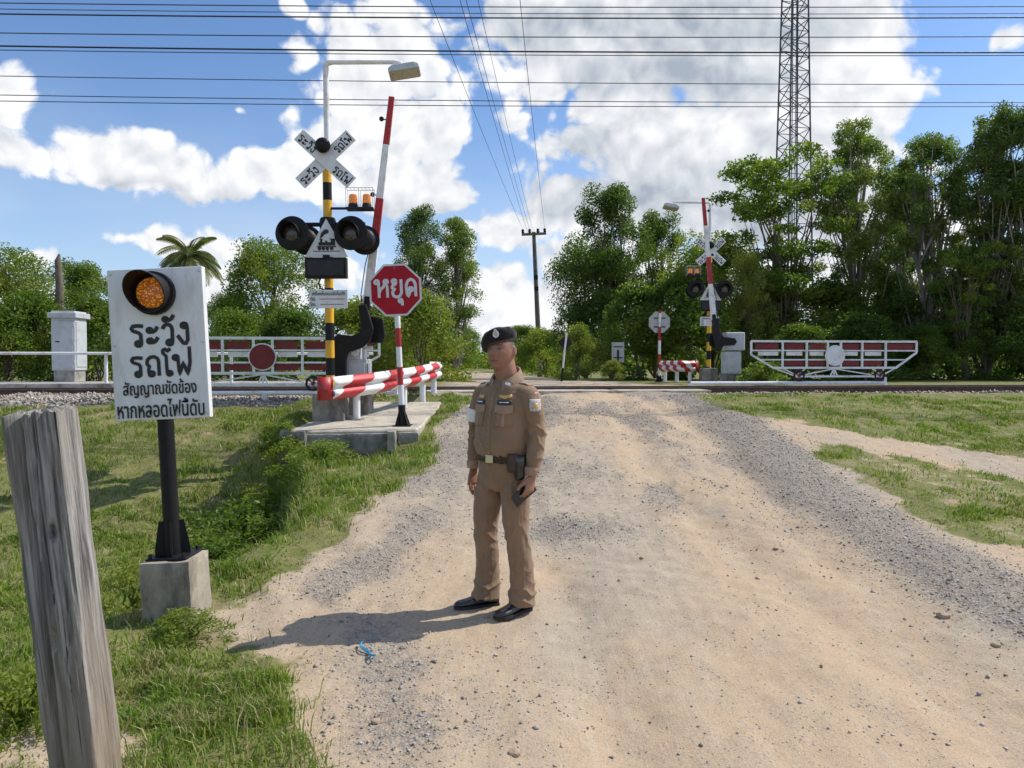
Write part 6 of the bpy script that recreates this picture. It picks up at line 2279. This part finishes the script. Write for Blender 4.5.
# shoes
def shoe(x, y, yaw):
    s = bpy.data.objects.new('shoe', None); link(s, person)
    s.location = (x, y, .004); s.rotation_euler = (0, 0, yaw)
    rows = [(.088, .020, .045, .048), (.080, .033, .058, .062), (.05, .038, .070, .085), (.01, .037, .072, .098), (-.03, .040, .055, .082), (-.08, .046, .046, .062), (-.12, .048, .042, .050), (-.16, .043, .036, .043), (-.185, .030, .028, .034), (-.198, .012, .018, .024)]
    rr = []
    for (yy, hw_, hh, tp_) in spline(rows, 4):
        ring = []
        for i in range(24):
            a = 2 * math.pi * i / 24
            c, si = math.cos(a), math.sin(a)
            zc = tp_ * .5
            zz = zc + si * zc * (1.0 if si > 0 else .98)
            xx = c * hw_ * (1 - .25 * max(0, si) ** 2)
            ring.append((xx, yy, max(.012, zz) + .004))
        rr.append(ring)
    v_, f_ = rings_mesh(rr)
    MB().add(v_, f_).build('upper', m_shoe, s, smooth=60)
    pts = [(math.copysign(1, q) * w_, yy) for q in (1, -1) for (yy, w_) in ()]
    outline = [(r_[1] + .004, r_[0]) for r_ in rows]
    outline = [(w_, yy) for w_, yy in outline] + [(-w_, yy) for w_, yy in reversed(outline)]
    n_ = len(outline)
    sv = [(a, e, 0) for a, e in outline] + [(a, e, .016) for a, e in outline]
    MB().add(sv, [tuple(range(n_)), tuple(range(n_, 2 * n_))] + [(i, (i + 1) % n_, n_ + (i + 1) % n_, n_ + i) for i in range(n_)]).build('sole', m_rubber, s)
    MB().box((0, .055, .006), (.07, .062, .026)).build('heel', m_rubber, s, bevel=.004)


shoe(.104, .012, R(-8))
shoe(-.138, -.024, R(-34))

# beret, drawn down over his right ear
rr = []
Rb = [1.0, 1.015, 1.09, 1.20, 1.22, 1.12, .92, .66, .36, .05]
Zb = [-.004, .012, .022, .036, .052, .066, .075, .081, .084, .085]
for k_, (rb, zb2) in enumerate(zip(Rb, Zb)):
    t = k_ / 9
    ring = []
    for i in range(40):
        a = 2 * math.pi * i / 40
        x = math.cos(a) * .0845 * rb
        y = math.sin(a) * .1035 * rb
        if k_ < 2:
            zz_ = .040 + .26 * x
            hf = math.sqrt(max(.3, 1 - (zz_ / .128) ** 2)) * 1.045
            x, y = math.cos(a) * .080 * hf, math.sin(a) * .098 * hf
        sag = max(0, -x) * .62 * math.sin(min(1, t * 1.5) * math.pi)      # slouch to his right
        x2 = x - .020 * math.sin(t * math.pi)
        z = zb2 + .044 + .27 * x - sag - .10 * y * (y > 0) * .5 + .012 * (y < 0) * math.sin(t * math.pi) + .004 * math.sin(a * 5 + 1) * math.sin(t * math.pi)
        ring.append((x2, y, z))
    rr.append(ring)
v_, f_ = rings_mesh([list(map(tuple, spline(np.array([[*rr[k_][i]] for k_ in range(10)]), 3))) for i in range(40)]) if False else rings_mesh(rr)
ber = MB().add(v_, f_).build('beret', m_felt, person, smooth=80)
ss = ber.modifiers.new('sub', 'SUBSURF'); ss.levels = 1; ss.render_levels = 2
ber.location = HC; ber.rotation_euler = (0, 0, HYAW)
# leather band
bb = []
for i in range(40):
    a = 2 * math.pi * i / 40
    x = math.cos(a) * .0845
    zz_ = .040 + .27 * x
    hf = math.sqrt(max(.3, 1 - (zz_ / .128) ** 2)) * 1.055
    x, y = math.cos(a) * .080 * hf, math.sin(a) * .098 * hf
    bb.append((x, y, zz_ - .05 * y * (y > 0)))
bd_ = MB()
vs = []
for q in bb: vs += [(q[0], q[1], q[2] - .004), (q[0] * 1.012, q[1] * 1.012, q[2] + .010)]
o_ = bd_.add(vs, [(2 * i, 2 * ((i + 1) % 40), 2 * ((i + 1) % 40) + 1, 2 * i + 1) for i in range(40)]).build('leather_band', m_leather, ber)
s_ = o_.modifiers.new('t', 'SOLIDIFY'); s_.thickness = .003
# cap badge: a round crest with a crown point
bg_ = MB().prism([(math.cos(2 * math.pi * i / 20) * .019, math.sin(2 * math.pi * i / 20) * .023) for i in range(20)], 0, -.004)
bg_.prism([(-.010, .020), (.010, .020), (.006, .030), (0, .034), (-.006, .030)], 0, -.004)
bo = bg_.build('cap_badge', m_silverbadge, ber)
bo.location = (.036, -.118, .098); bo.rotation_euler = (R(-16), R(-14), R(18))
bc_ = MB().prism([(math.cos(2 * math.pi * i / 14) * .010, math.sin(2 * math.pi * i / 14) * .013) for i in range(14)], -.004, -.006).build('badge_centre', m_gold, bo)
